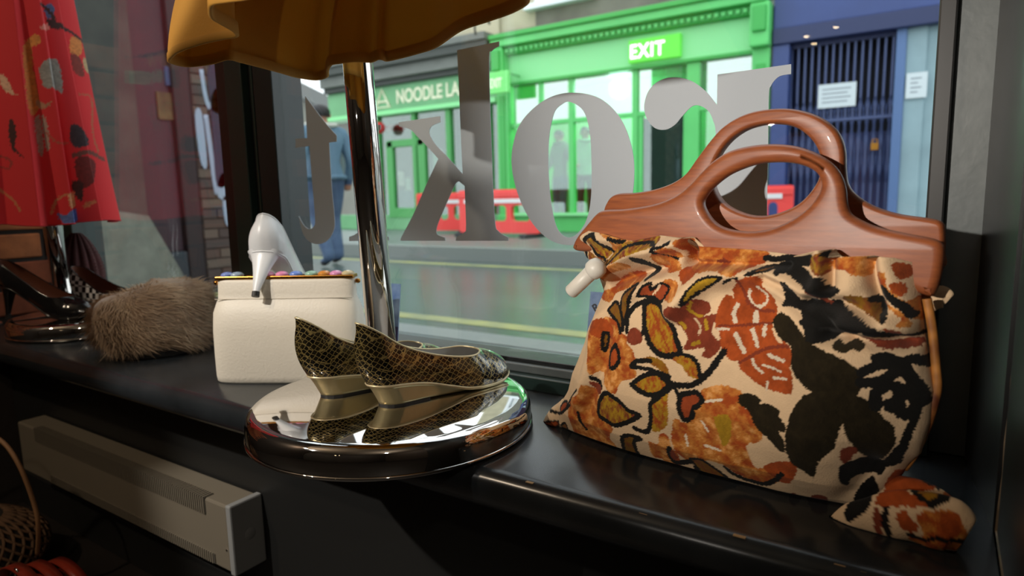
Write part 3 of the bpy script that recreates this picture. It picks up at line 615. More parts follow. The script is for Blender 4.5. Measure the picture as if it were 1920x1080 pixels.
leaf('b', cr(7, [(850,205),(960,205),(1060,275),(1200,380),(1300,450),(1200,460),(1050,400),(930,300)]), 5)
leaf('b', cr(7, [(890,270),(930,320),(1040,420),(1150,490),(1020,470),(930,410)]), 4)
stroke(BLK, 7, cr(7, [(1180,280),(1250,340),(1400,400),(1550,425),(1640,390),(1700,330)]))
stroke(BLK, 8, cr(7, [(660,100),(665,170),(720,235),(850,225)])); poly('m', cr(7, [(680,110),(740,190),(700,210),(670,170)])); poly('y2', cr(5, [(260,730),(390,720),(410,880),(350,980),(300,860)])); stroke(WHT, 4, cr(5, [(150,770),(210,850)])); stroke(WHT, 4, cr(5, [(190,970),(320,1010)])); stroke(WHT, 4, cr(5, [(20,880),(40,970)])); stroke(WHT, 4, cr(5, [(190,600),(330,580)]))
stroke(BLK, 3, cr(7, [(60,60),(130,110),(200,150)]))
# left corner
leaf('r', cr(4, [(110,800),(160,745),(210,765),(195,830),(150,865)]), 4); leaf('r', cr(4, [(230,640),(260,600),(290,600),(280,660),(240,690)]), 4); leaf('b', cr(4, [(230,800),(270,780),(290,840),(270,890),(230,870)]), 4); stroke(BLK, 5, cr(4, [(170,660),(220,700),(290,650),(320,620)]))
# dark leaves
poly('d', cr(5, [(490,540),(570,530),(680,580),(640,610),(740,610),(850,660),(830,700),(900,770),(890,830),(830,830),(890,900),(890,1000),(830,980),(720,880),(650,830),(560,680),(470,610)]))
poly('d', [(1524,731),(1507,744),(1489,771),(1482,798),(1480,833),(1490,862),(1510,875),(1530,890),(1537,875),(1545,855),(1570,835),(1580,802),(1592,770),(1606,742),(1560,726)])
poly('d', [(1453,603),(1467,583),(1486,589),(1502,607),(1524,632),(1547,649),(1587,669),(1616,693),(1620,715),(1605,742),(1560,728),(1533,729),(1507,709),(1493,687),(1491,644),(1470,632)])
poly('d', cr(6, [(340,440),(450,460),(530,540),(650,660),(710,720),(720,850),(690,900),(600,1000),(460,960),(370,860),(300,710),(300,560)]))
poly('k', cr(8, [(560,230),(650,190),(780,170),(900,300),(850,400),(780,380),(700,340),(640,360),(600,430),(550,370)])); poly('k', cr(8, [(650,560),(700,450),(770,410),(830,520),(800,600),(720,610)])); poly('k', cr(8, [(760,250),(900,220),(1050,60),(1120,60),(1100,200),(980,320),(860,330)]))
poly('m', cr(6, [(290,880),(380,870),(400,920),(310,1010),(270,950)]))
poly('k', cr(2, [(940,540),(990,510),(1050,560),(1130,660),(1250,710),(1473,700),(1473,960),(1380,1060),(1220,1050),(1180,960),(1110,880),(1200,830),(1250,820),(1180,770),(1060,740),(950,740),(1000,660)]))
poly('k', cr(3, [(0,600),(150,590),(330,650),(580,800),(700,880),(540,850),(300,900),(200,960),(0,950)])); poly('k', cr(3, [(600,840),(860,900),(1100,880),(1110,960),(1000,930),(800,960),(560,900)]))
poly('m', cr(3, [(420,900),(600,960),(800,990),(1000,950),(1010,1030),(800,1060),(620,1040)])); stroke(DKBR, 10, cr(3, [(260,1000),(330,1040),(400,1000),(460,1030)]))
poly('m', cr(3, [(0,440),(120,520),(230,620),(180,610),(60,530)])); poly('r', cr(3, [(720,830),(850,870),(830,910),(720,880)]))
stroke(BLK, 7, cr(2, [(770,310),(900,320),(1050,290),(1200,290)])); stroke(BLK, 14, cr(2, [(930,400),(1010,390),(1110,450),(1220,520),(1340,610)])); stroke(BLK, 9, cr(2, [(1020,340),(1180,350)]))
poly('l2', cr(2, [(1230,290),(1340,255),(1375,340),(1350,455),(1230,430),(1200,360)])); poly('k', cr(2, [(1250,480),(1330,480),(1350,560),(1280,610),(1230,560)])); poly('k', cr(3, [(150,480),(230,470),(310,490),(240,560),(160,570)])); poly('k', cr(3, [(140,150),(200,140),(200,200),(150,190)]))
leaf('y2', cr(2, [(180,560),(240,500),(330,465),(445,470),(380,520),(240,600),(75,725),(120,640)]), 3.5); leaf('b', cr(2, [(640,455),(740,402),(875,375),(815,420)]), 3); stroke(BLK, 3, cr(2, [(440,530),(500,490),(570,480)]))
poly('o', cr(3, [(205,225),(380,190),(540,190),(580,240),(550,370),(430,360),(340,310),(210,310)])); poly('b', cr(3, [(300,590),(400,540),(520,570),(650,590),(690,780),(580,740),(480,690)])); stroke(BLK, 7, cr(3, [(570,590),(650,620),(700,760)]))
poly('o', cr(3, [(600,350),(720,340),(720,450),(780,520),(900,600),(1030,560),(1130,800),(1000,780),(920,740),(860,640),(660,540),(640,480)])); poly('r', cr(3, [(770,260),(860,250),(960,300),(930,380),(820,390)])); poly('r', cr(3, [(760,440),(860,430),(910,490),(860,560),(770,520)])); stroke(BLK, 9, cr(3, [(670,490),(720,550),(860,640),(950,720)])); poly('o', cr(3, [(660,620),(800,660),(940,780),(930,830),(820,820),(860,760),(760,690)]))
# curls at lower right
for w_, pts in ((11, [(450,245),(600,190),(760,190)]), (10, [(760,190),(850,150),(960,170),(1000,190)]), (12, [(450,335),(600,330),(720,260),(800,240)]), (12, [(800,250),(870,340),(940,430),(960,500)]), (12, [(560,540),(560,430),(650,370),(740,390),(750,480),(700,560),(670,520)]), (12, [(780,400),(880,470),(890,550),(820,620),(760,590),(740,480)]), (8, [(900,600),(840,740),(770,920)])): stroke(BLK, w_, cr(6, pts))
poly('k', cr(6, [(520,110),(640,90),(800,150),(760,230),(560,200)]))
# top-left drape
poly('l2', cr(1, [(520,110),(600,100),(660,190),(740,240),(660,330),(580,280),(530,200)])); stroke(BLK, 8, cr(1, [(485,410),(480,290),(505,140),(590,95)])); stroke(BLK, 7, cr(1, [(595,95),(650,185),(750,242)])); stroke(BLK, 6, cr(1, [(535,200),(570,280),(660,330)])); poly('l2', cr(1, [(500,250),(560,300),(640,330),(520,390)]))
poly('o', cr(1, [(640,75),(760,90),(860,120),(960,140),(880,190),(800,250),(740,230),(760,160)])); stroke(BLK, 6, cr(1, [(750,130),(820,155),(900,155)]))
poly('l2', cr(1, [(700,340),(800,220),(960,150),(1150,100),(1190,180),(1100,230),(900,300),(780,360)])); stroke(BLK, 5, cr(1, [(760,360),(840,250),(950,190),(1100,165),(1190,190)])); stroke(BLK, 5, cr(1, [(1180,215),(1260,200),(1335,160)])); stroke(BLK, 5, cr(1, [(1170,245),(1250,260),(1340,310)])); stroke(BLK, 10, cr(1, [(990,320),(1060,360),(1100,430),(1060,490)]))
poly('o', cr(1, [(1200,240),(1330,210),(1400,300),(1300,290)])); poly('o', cr(1, [(1370,150),(1470,130),(1470,260),(1400,220)])); poly('o', cr(1, [(610,470),(720,400),(860,340),(900,400),(740,450),(660,520)]))
# corner flap
poly('r', cr(8, [(940,400),(1000,380),(1140,480),(1340,570),(1000,580),(860,560)])); poly('r', cr(8, [(1050,640),(1130,600),(1200,680),(1260,760),(1180,800),(1090,740)])); poly('o', cr(8, [(1240,640),(1450,610),(1600,660),(1680,860),(1690,960),(1500,980),(1250,930),(1150,850),(1300,830)])); poly('r', cr(8, [(1440,640),(1560,660),(1620,800),(1480,840)]))
stroke(BLK, 7, cr(8, [(960,600),(960,720),(990,830)])); stroke(MAROON, 9, cr(8, [(880,620),(890,740),(900,850)])); stroke(BLK, 5, cr(8, [(1160,820),(1300,870),(1400,850),(1660,890)])); leaf('r', cr(8, [(420,700),(520,690),(620,740),(640,820),(520,810)]), 6); stroke(BLK, 12, cr(8, [(540,650),(660,670),(710,760),(690,830)])); leaf('y', cr(8, [(1150,440),(1300,420),(1460,510),(1380,560),(1200,490)]), 4); stroke(BLK, 7, cr(8, [(1360,560),(1420,530),(1480,520)]))

def inpoly(P, Q):
    x, y = P[:, 0], P[:, 1]; r = np.zeros(len(P), bool); n = len(Q)
    for i in range(n):
        x1, y1 = Q[i]; x2, y2 = Q[(i+1) % n]
        if y1 == y2: continue
        c = ((y1 > y) != (y2 > y)) & (x < (x2-x1)*(y-y1)/(y2-y1)+x1); r ^= c
    return r
def segdist(P, Q):
    d = np.full(len(P), 1e9)
    for i in range(len(Q)-1):
        a, b = Q[i], Q[i+1]; ab = b-a; t = np.clip(((P-a)@ab)/(ab@ab+1e-12), 0, 1); d = np.minimum(d, np.hypot(*(P-a-t[:, None]*ab).T))
    return d
_g = rng.random((64, 64))
def vnoise(x, y):
    xi = np.floor(x).astype(int); yi = np.floor(y).astype(int); fx = x-xi; fy = y-yi; fx = fx*fx*(3-2*fx); fy = fy*fy*(3-2*fy)
    g = lambda a, b: _g[a % 64, b % 64]
    return (g(xi, yi)*(1-fx)+g(xi+1, yi)*fx)*(1-fy)+(g(xi, yi+1)*(1-fx)+g(xi+1, yi+1)*fx)*fy
EXPO = lambda v, s: 2.4+np.where(np.asarray(s) > 0, 9, 1.5)*v**3
LS = [(1034,818),(1040,790),(1072,725),(1095,660),(1118,600),(1136,555),(1120,515),(1104,485),(1094,455),(1092,440)]
RS = [(1690,1010),(1672,940),(1690,890),(1728,830),(1748,760),(1756,690),(1750,620),(1742,570),(1738,525),(1736,500)]
ncz = lambda z: nfz(z)-tz(z)
lz = np.array(sorted([tuple(buv(x, y, ncz)[::-1]) for x, y in LS])); rz_ = np.array(sorted([tuple(buv(x, y, ncz)[::-1]) for x, y in RS]))
def nsurf(u, z):                                                 # the bulging front of the bag
    zr = min(max(z, 0), .245); uL = np.interp(zr, lz[:, 0], lz[:, 1]); uR = np.interp(zr, rz_[:, 0], rz_[:, 1])
    s = min(1.0, abs((u-(uL+uR)/2)/((uR-uL)/2))); return float(ncz(z)+tz(z)*math.sqrt(max(0, 1-s**float(EXPO(zr/.245, u-(uL+uR)/2)))))
def buvs(px, py):
    if px > 1620 and py > 880: return buv(px, py, lambda z: .012)
    d = _ray(px, py); n = 0.0
    for _ in range(25):
        t = (n-(CAM-BO)@BN)/(d@BN); P = CAM+t*d; n = .5*n+.5*nsurf((P-BO)@BU, P[2])
    return np.array([(P-BO)@BU, P[2]])
PXM = 0.00062                                                    # metres of cloth per photo pixel, about
CONV = []
for k, c, pts, wpx in S:
    Q = np.array([buvs(x, y) for x, y in pts])
    if k == 'p': Q = np.array(catmull(Q, 3))
    elif len(Q) > 2: Q = np.array(catmull(Q, 3, False))
    CONV.append((k, c, Q, wpx))
def cloth_colour(P):
    P = P + np.c_[vnoise(P[:, 0]*900, P[:, 1]*900)-.5, vnoise(P[:, 0]*900+17, P[:, 1]*900+31)-.5]*.0016
    C = np.tile(CREAM, (len(P), 1)); n1 = (.5*vnoise(P[:, 0]*110, P[:, 1]*110+9)+.3*vnoise(P[:, 0]*260+40, P[:, 1]*260)+.2*vnoise(P[:, 0]*700, P[:, 1]*700))[:, None]; n2 = (.5*vnoise(P[:, 0]*300+P[:, 1]*160+5, P[:, 1]*170)+.5*vnoise(P[:, 0]*800+5, P[:, 1]*300+7))[:, None]
    C *= (.92+.14*n1)
    def fill(c, n1, n2):
        if c == 'o': k = np.clip((n1-.32)/.36, 0, 1); return (RUST*1.05*(1-k)+ORANGE*k)*(.85+.3*n2)+CREAM*.22*np.clip((n1-.6)/.15, 0, 1)
        if c == 'r': return RUST*(.6+.8*n1)*(.85+.3*n2)
        if c == 'm': return MAROON*(.8+.5*n2)
        if c == 'm2': return (MAROON*.6+RUST*.5)*(.8+.4*n2)
        if c == 'l': k = np.clip((n2-.3)/.4, 0, 1); return OCHRE*k+RUST*.9*(1-k)
        if c == 'l2': k = np.clip((n2-.3)/.4, 0, 1); return (OCHRE*k+MAROON*(1-k))*1.05
        if c == 'b': return MAROON*.9*n2+OCHRE*.55*(1-n2)
        if c == 'y': return OCHRE*.8*n1+RUST*.6*(1-n1)
        if c == 'y2': return OCHRE*(.7+.5*n2)
        if c == 'd': return DKBR*(.45+.8*n1*n2)
        return BLK*(.8+.4*n1)
    for k, c, Q, wpx in CONV:
        mg = (wpx or 0)*PXM
        bb = (P[:, 0] > Q[:, 0].min()-mg) & (P[:, 0] < Q[:, 0].max()+mg) & (P[:, 1] > Q[:, 1].min()-mg) & (P[:, 1] < Q[:, 1].max()+mg)
        ix = np.nonzero(bb)[0]
        if len(ix) == 0: continue
        if k == 'p':
            ix = ix[inpoly(P[ix], Q)]; C[ix] = fill(c, n1[ix], n2[ix])
        else:
            ix = ix[segdist(P[ix], Q) < wpx*(.64 if c is BLK else .5)*PXM]; C[ix] = c*(.85+.3*n1[ix])
    return np.clip(C, 0.004, 1)
VELVET = mat('printed_velvet', (1, 1, 1, 1), .9, sheen=.06, vcol='print', bump=.35, bscale=700, spec=.15)
def paint(o, UZ):
    a = o.data.color_attributes.new('print', 'FLOAT_COLOR', 'POINT'); C = cloth_colour(UZ)
    a.data.foreach_set('color', np.c_[C, np.ones(len(C))].astype(np.float32).ravel())
# silhouette
TP = [(1070,455),(1086,440),(1100,433),(1130,436),(1165,444),(1200,450),(1240,441),(1300,444),(1310,461),(1420,468),(1520,479),(1545,466),(1570,467),(1590,478),(1632,478),(1650,478),(1680,482),(1712,495),(1728,510),(1742,545)]
tp = np.array([buv(x, y, lambda z: -.016) for x, y in TP])
RID = [([(1135,512),(1180,482),(1240,466),(1290,452)], 15, .013), ([(1150,530),(1200,513),(1245,503)], 10, -.010), ([(1095,445),(1150,448),(1200,455)], 14, .007), ([(1296,440),(1300,470),(1292,492)], 7, -.010), ([(1295,493),(1400,496),(1480,496)], 6, -.006),
       ([(1270,580),(1330,524),(1420,512),(1500,542),(1570,590),(1650,612)], 20, .012), ([(1545,470),(1548,500),(1545,530)], 14, .010), ([(1562,470),(1562,535)], 7, -.010), ([(1600,485),(1600,530)], 22, .008), ([(1638,488),(1640,530),(1655,580)], 7, -.011), ([(1665,490),(1690,540),(1720,590)], 20, .010),
       ([(1530,560),(1600,575),(1700,640)], 9, -.010), ([(1600,600),(1660,612),(1705,618)], 13, .010), ([(1560,625),(1640,640),(1720,640)], 10, -.010), ([(1540,975),(1590,930),(1640,870)], 14, -.008), ([(1440,520),(1520,560),(1600,625)], 8, -.007), ([(1180,560),(1220,530),(1270,520)], 12, .005), ([(1120,600),(1105,680),(1085,750)], 16, .006), ([(1140,620),(1125,700),(1100,770)], 12, -.004), ([(1240,560),(1330,570),(1300,640)], 40, .004), ([(1500,600),(1540,720),(1530,850)], 60, .007)]
RIDC = [(np.array([buvs(x, y) for x, y in pts]), w_*PXM, h) for pts, w_, h in RID]
NU, NB, NV = 380, 70, 300
vs = np.linspace(0, 1, NV); sf = np.linspace(-1, 1, NU); sb = np.linspace(1, -1, NB+2)[1:-1]
sf = np.sign(sf)*(1-(1-np.abs(sf))**1.25)
rows = []; UZ = []
for v in vs:
    zr = v*.245; uL = np.interp(zr, lz[:, 0], lz[:, 1]); uR = np.interp(zr, rz_[:, 0], rz_[:, 1]); um = (uL+uR)/2; uh = (uR-uL)/2
    sgn = np.r_[np.ones(NU), -np.ones(NB)]; s = np.r_[sf, sb]; u = um+uh*s
    z = v*np.interp(u, tp[:, 0], tp[:, 1])
    lift = .010*np.clip((-.05-u)/.15, 0, 1)*(1-v)**8
    T = tz(z)*(1 if v > .03 else .55+.45*math.sqrt(v/.03)); nn = ncz(z)+sgn*T*np.sqrt(np.clip(1-np.abs(s)**EXPO(v, s), 0, 1))
    rows.append(np.c_[u, nn, z+lift*0]); UZ.append(np.c_[u, z])
R_ = np.concatenate(rows); UZ = np.concatenate(UZ)
fr_ = np.tile(np.r_[np.ones(NU), np.zeros(NB)], NV) > 0; edge = np.tile(np.r_[np.sqrt(np.clip(1-np.abs(sf)**6, 0, 1)), np.zeros(NB)], NV)
disp = np.zeros(len(R_)); P2 = UZ[fr_]
dd = np.zeros(len(P2))
for Q, w_, h in RIDC: dd += 1.8*h*np.exp(-(segdist(P2, np.array(catmull(Q, 4, False)))/w_)**2)
dd += (vnoise(P2[:, 0]*28+3, P2[:, 1]*28)-.5)*.006+(vnoise(P2[:, 0]*70, P2[:, 1]*60)-.5)*.0022
disp[fr_] = dd; disp *= edge*np.clip(UZ[:, 1]/.02, 0, 1)
R_[:, 1] += disp
NT = NU+NB; V = BO+np.outer(R_[:, 0], BU)+np.outer(R_[:, 1], BN); V[:, 2] += R_[:, 2]
ii, jj = np.meshgrid(np.arange(NV-1), np.arange(NT), indexing='ij'); a = ii*NT+jj; b2 = ii*NT+(jj+1) % NT
F = np.stack([a, b2, b2+NT, a+NT], -1).reshape(-1, 4).tolist()
V = V.tolist(); c0 = len(V); V.append((BO+BU*.0+BN*(-.04)).tolist()); F += [(c0, (j+1) % NT, j) for j in range(NT)]
c1 = len(V); V.append((BO+BU*0+BN*(-.052)+np.array([0, 0, .215])).tolist()); F += [(c1, (NV-1)*NT+j, (NV-1)*NT+(j+1) % NT) for j in range(NT)]
body = mesh('body', V, F, VELVET, bag, True); paint(body, np.r_[UZ, [[0, 0]], [[0, .2]]])
def lobe(name, pts, rads, n0, flat, mt=None, sub=8, nseg=40):
    C_ = [np.r_[buv(x, y, lambda z: n0), ] for x, y in pts]; C_ = catmull(C_, sub, False); Rr = np.interp(np.linspace(0, 1, len(C_)), np.linspace(0, 1, len(rads)), rads)*PXM
    V = []; UZ_ = []
    for i, (c, r) in enumerate(zip(C_, Rr)):
        t = C_[min(i+1, len(C_)-1)]-C_[max(i-1, 0)]; t = t/np.linalg.norm(t); nn = np.array([-t[1], t[0]])
        for k in range(nseg):
            a = 2*PI*k/nseg; wob = 1+.035*math.sin(3*a+i*.25)
            p = c+nn*r*math.cos(a)*wob; z = max(p[1], .0008); V.append(B(p[0], n0+r*flat*math.sin(a)*wob, z)); UZ_.append((p[0], p[1]))
    F = [(i*nseg+k, i*nseg+(k+1) % nseg, (i+1)*nseg+(k+1) % nseg, (i+1)*nseg+k) for i in range(len(C_)-1) for k in range(nseg)] + [tuple(range(nseg-1, -1, -1)), tuple((len(C_)-1)*nseg+k for k in range(nseg))]
    o = mesh(name, V, F, mt or VELVET, bag, True)
    if not mt: paint(o, np.array(UZ_))
    return o
lobe('corner_flap', [(1560,985),(1600,975),(1650,970),(1700,968),(1745,975),(1785,988),(1812,1003)], [8, 24, 32, 36, 40, 38, 26], .010, .55, sub=12, nseg=64)
lobe('corner_fold', [(1630,935),(1670,918),(1715,922),(1760,942),(1792,965)], [10, 20, 20, 18, 12], -.022, .8, sub=12, nseg=48)
lobe('left_corner', [(1070,775),(1050,785),(1034,800),(1026,806)], [34, 30, 22, 10], -.035, .8, sub=10, nseg=48)
lobe('side_frill', [(1722,580),(1745,562),(1768,556),(1780,562)], [16, 17, 16, 8], -.060, .5, sub=8)
PIPE = mat('printed_cord', srgb(196, 130, 60), .6, var=1.0, vscale=60, col2=srgb(90, 40, 20), detail=1)
lobe('side_cord', [(1738,560),(1748,620),(1755,690),(1756,725),(1747,765),(1734,805),(1714,848),(1694,878)], [6, 6, 6, 7, 7, 7, 7, 6], -.030, 1.0, PIPE, 8, 12)
IVORY = mat('ivory_plastic', srgb(222, 216, 204), .4, bump=.1, bscale=100)
tg0, tg1 = buv(1070, 548, lambda z: .012), buv(1116, 503, lambda z: .012)
tog = tube('toggle', [B(tg0[0], .012, tg0[1]), B((tg0[0]*.97+tg1[0]*.03), .012, tg0[1]*.97+tg1[1]*.03), B(tg1[0], .012, tg1[1])], [.0075, .0085, .0088], IVORY, bag, 20)
tb, tc_ = buv(1110, 508, lambda z: .012), buv(1128, 495, lambda z: .012)
q0 = np.array(B(tb[0], .012, tb[1])); q1 = np.array(B(tc_[0], .010, tc_[1])); 
V, F = tubevf([q0+(q1-q0)*t for t in (-.35, -.2, 0, .4, .8, 1.0, 1.1)], [.003, .0085, .0112, .0120, .0105, .006, .001], 24); mesh('toggle_cap', V, F, IVORY, tog, True)

# ================================================================== YELLOW GARMENT ON THE POLE
YEL = mat('mustard_suede', srgb(206, 146, 44), .8, sheen=.05, bump=.25, bscale=160, var=.3, vscale=9, col2=srgb(180, 116, 34), trans=.06)
YLIN = mat('mustard_lining', srgb(170, 104, 46), .8, bump=.15, bscale=120, trans=.3)
HZ = 0.478
hem_px = [(1900,0),(1830,60),(1700,108),(1550,160),(1430,240),(1350,270),(1180,313),(1130,306),(1090,320),(1000,318),(930,326),(885,335),(868,360),(860,398),(800,412),(700,398),(600,370),(480,338),(400,318),(350,308),(270,330),(140,343),(44,320),(60,285),(110,258),(220,222),(330,198),(385,188),(378,165),(310,125),(262,95),(250,55),(262,22),(340,8),(460,-10),(640,-60),(900,-140),(1250,-200),(1600,-190),(1820,-110)]
hem = [onZ(300+x/2.743, y/2.743, HZ)[:2] for x, y in hem_px]; hem = np.array(catmull(hem, 6))
gc = np.array([-.672, .655])
ga = empty('yellow_garment', (gc[0], gc[1], HZ)); tag(ga, 'mustard yellow flared garment with wavy hem hanging around the chrome pole', 'garment')
NR = 26
def gshell(nm, off, material, flip):
    n = len(hem); V = []; F = []
    t = np.roll(hem, -1, 0)-np.roll(hem, 1, 0); t /= np.linalg.norm(t, axis=1)[:, None]; nr = np.c_[t[:, 1], -t[:, 0]]
    ar = np.sum(hem[:, 0]*np.roll(hem[:, 1], -1)-np.roll(hem[:, 0], -1)*hem[:, 1])
    if ar < 0: nr = -nr
    # order of waist points follows hem arclength
    L = np.r_[0, np.cumsum(np.linalg.norm(np.diff(np.r_[hem, hem[:1]], axis=0), axis=1))]; th0 = math.atan2(*(hem[0]-gc)[::-1]); sgn = 1 if ar > 0 else -1
    for r in range(NR+1):
        s = r/NR; e = s**1.5
        for i in range(n):
            th = th0+sgn*2*PI*L[i]/L[-1]; wst = gc+np.array([math.cos(th), math.sin(th)])*.105
            p = (hem[i]+nr[i]*off)*(1-e)+wst*e; V.append((p[0], p[1], HZ+.40*s))
    for r in range(NR):
        for i in range(n): q = (r*n+i, r*n+(i+1) % n, (r+1)*n+(i+1) % n, (r+1)*n+i); F.append(q[::-1] if flip else q)
    return mesh(nm, V, F, material, ga, True)
gshell('cloth', 0.0, YEL, False)
n = len(hem); V = []; F = []
t = np.roll(hem, -1, 0)-np.roll(hem, 1, 0); t /= np.linalg.norm(t, axis=1)[:, None]; nr = np.c_[t[:, 1], -t[:, 0]]
if np.sum(hem[:, 0]*np.roll(hem[:, 1], -1)-np.roll(hem[:, 0], -1)*hem[:, 1]) < 0: nr = -nr
for off, dz in ((.0004, .008), (.0008, 0), (-.0015, -.001), (-.0036, 0), (-.0034, .012)):
    for i in range(n): p = hem[i]+nr[i]*off; V.append((p[0], p[1], HZ+dz))
for r in range(4):
    for i in range(n): F.append((r*n+i, r*n+(i+1) % n, (r+1)*n+(i+1) % n, (r+1)*n+i))
mesh('hem_binding', V, F, mat('mustard_binding', srgb(196, 140, 52), .8), ga, True)
V, F = lathevf([(.104, .40), (.10, .46), (.02, .47)], 40, (gc[0], gc[1], HZ)); mesh('waistband', V, F, YEL, ga, True)

# ================================================================== RED PLEATED SKIRT
SC = np.array([-1.800, .690]); SR = .170; SZ0, SZ1 = .262, .86
sk = empty('pleated_skirt', (SC[0], SC[1], SZ0)); tag(sk, 'red pleated skirt printed with riders and horses at the far left', 'skirt')
vd = SC/np.linalg.norm(SC); td = np.array([-vd[1], vd[0]])                    # view direction in plan, tangent
td = td if td[0] > 0 else -td
NS, NH = 460, 220; V = []; TZc = []
for r in range(NH+1):
    s = r/NH; z = SZ0+(SZ1-SZ0)*s
    for k in range(NS):
        a = 2*PI*k/NS; q = (a*13/(2*PI)+.25*math.sin(a*3)) % 1.0; pl = (q/.80 if q < .80 else 1-(q-.80)/.20)
        rad = (SR*(1-s)+.118*s)*(1+(.15*(1-s)+.07)*(pl-.5)+.02*math.sin(5*a+3*s))
        p = SC+np.array([math.cos(a), math.sin(a)*.86])*rad; p[1] = min(p[1], .835)
        V.append((p[0], p[1], z+.004*math.sin(4*a))); TZc.append(((p-SC)@td, z))
F = [(r*NS+k, r*NS+(k+1) % NS, (r+1)*NS+(k+1) % NS, (r+1)*NS+k) for r in range(NH) for k in range(NS)]
REDM = mat('red_printed_cotton', (1, 1, 1, 1), .8, vcol='print', bump=.15, bscale=500, sheen=.1)
so = mesh('cloth', V, F, REDM, sk, True)
def sp(x, y):                                                                 # print is drawn on the front of the skirt in (tangent, z)
    d = _ray(x/2.4545, y/2.4545); c3 = np.array([*(SC-vd*SR*.8), 0]); tt = ((c3-CAM)[:2]@vd)/(d[:2]@vd); P = CAM+tt*d; return np.array([(P[:2]-SC)@td, P[2]])
P = np.array(TZc); frontm = np.tile(np.array([(np.array([math.cos(2*PI*k/NS), math.sin(2*PI*k/NS)])@vd) < .25 for k in range(NS)]), NH+1)
RC = np.array(srgb(206, 34, 40)[:3]); Cc = np.tile(RC, (len(P), 1))
Pj = P+np.c_[vnoise(P[:, 0]*700, P[:, 1]*700)-.5, vnoise(P[:, 0]*700+9, P[:, 1]*700+4)-.5]*.004
c_ = lambda r, g, b: np.array(srgb(r, g, b)[:3])
SKP = [((196, 112, 48), [(105,205),(140,195),(150,300),(180,480),(140,520),(118,400)]), ((150, 146, 140), [(190,290),(240,265),(275,300),(290,430),(250,405),(205,400),(180,330)]), ((160, 136, 122), [(160,540),(185,540),(200,690),(178,692)]), ((160, 136, 122), [(190,530),(215,560),(230,665),(212,680)]), ((206, 130, 60), [(115,180),(150,150),(185,165),(175,200),(120,205)]), ((216, 130, 120), [(190,110),(230,100),(222,132),(190,130)]),
       ((200, 120, 56), [(330,160),(375,150),(385,220),(350,245),(325,220)]), ((120, 40, 30), [(330,240),(345,325),(395,335),(372,250)]), ((176, 150, 110), [(390,245),(440,240),(440,300),(402,310)]), ((210, 160, 70), [(450,300),(480,340),(512,430),(522,520),(490,540),(470,420)]), ((60, 22, 20), [(50,540),(75,600),(70,680),(120,722),(62,692),(40,620)]), ((58, 44, 50), [(328,580),(370,590),(412,640),(400,680),(340,680),(322,630)]), ((110, 30, 26), [(345,740),(440,740),(430,850),(370,860)]), ((90, 110, 170), [(262,975),(300,985),(345,960),(352,1025),(290,1020)]), ((206, 150, 110), [(310,895),(340,890),(345,950),(325,950)]), ((170, 120, 90), [(160,450),(200,470),(240,470),(190,500)]),
       ((60, 26, 24), [(215,80),(260,95),(330,125),(300,130),(240,125)]), ((80, 90, 130), [(205,20),(240,10),(255,60),(220,80)]), ((214, 170, 140), [(0,330),(40,370),(60,420),(88,432),(30,420),(0,380)]), ((80, 100, 170), [(395,100),(420,110),(430,150),(405,140)]), ((200, 110, 70), [(395,935),(440,930),(430,950),(380,960)]), ((60, 30, 26), [(330,840),(380,845),(375,930),(345,900)])]
for col, pts in SKP:
    Q = np.array(catmull([sp(x, y) for x, y in pts], 3)); ix = np.nonzero(frontm & inpoly(Pj, Q))[0]; Cc[ix] = c_(*col)*(.75+.5*vnoise(P[ix, 0]*300, P[ix, 1]*300))[:, None]
for col, w_, pts in (((190, 120, 80), .004, [(235,972),(258,915),(308,892)]), ((170, 90, 60), .003, [(370,430),(430,440),(432,600),(460,700)]), ((190, 110, 70), .004, [(0,880),(60,920),(92,965)]), ((60, 26, 24), .006, [(190,10),(240,60),(260,110),(330,130),(390,160)]), ((170, 80, 60), .003, [(215,610),(260,655),(310,660)]), ((150, 50, 40), .003, [(0,720),(50,740),(40,775),(0,770)]), ((110, 60, 50), .008, [(340,720),(420,705),(480,730)])):
    Q = np.array(catmull([sp(x, y) for x, y in pts], 3, False)); ix = np.nonzero(frontm & (segdist(Pj, Q) < w_*.6))[0]; Cc[ix] = c_(*col)
a = so.data.color_attributes.new('print', 'FLOAT_COLOR', 'POINT'); a.data.foreach_set('color', np.c_[Cc, np.ones(len(Cc))].astype(np.float32).ravel())
V2 = [V[k] for k in range(NS)]; tube('hem_edge', [(x, y, z) for x, y, z in V2]+[V2[0]], .0016, mat('red_hem', srgb(176, 26, 34), .8), sk, 6)

# ================================================================== BLACK SHOES, KNITTED CAP, LEFT DISPLAY
BLKP = mat('black_patent', srgb(20, 19, 20), .16, coat=.5); BRLIN = mat('brown_lining', srgb(96, 52, 34), .6)
bm_ = (BLKP, BRLIN, BLKP, BLKP, HEELPAD)
pump('black_pump', (-1.845, .600, .0405), math.radians(30), .235, BS, TS, .74, bm_, stiletto=True, wscale=1.05, label='shiny black high heeled shoe on the left chrome stand')
def checker():
    M = mat('black_white_check', srgb(20, 20, 20), .4); N = M.node_tree.nodes; L = M.node_tree.links
    tc = N.new('ShaderNodeTexCoord'); ck = N.new('ShaderNodeTexChecker'); ck.inputs['Scale'].default_value = 75; ck.inputs[1].default_value = srgb(222, 222, 224); ck.inputs[2].default_value = srgb(20, 20, 22)
    L.new(tc.outputs['Object'], ck.inputs[0]); L.new(ck.outputs[0], N['Principled BSDF'].inputs['Base Color']); return M
CHK = checker()
BF = [(0, .05), (.1, .049), (.3, .038), (.5, .02), (.62, .008), (.75, .004), (.9, .005), (1, .010)]
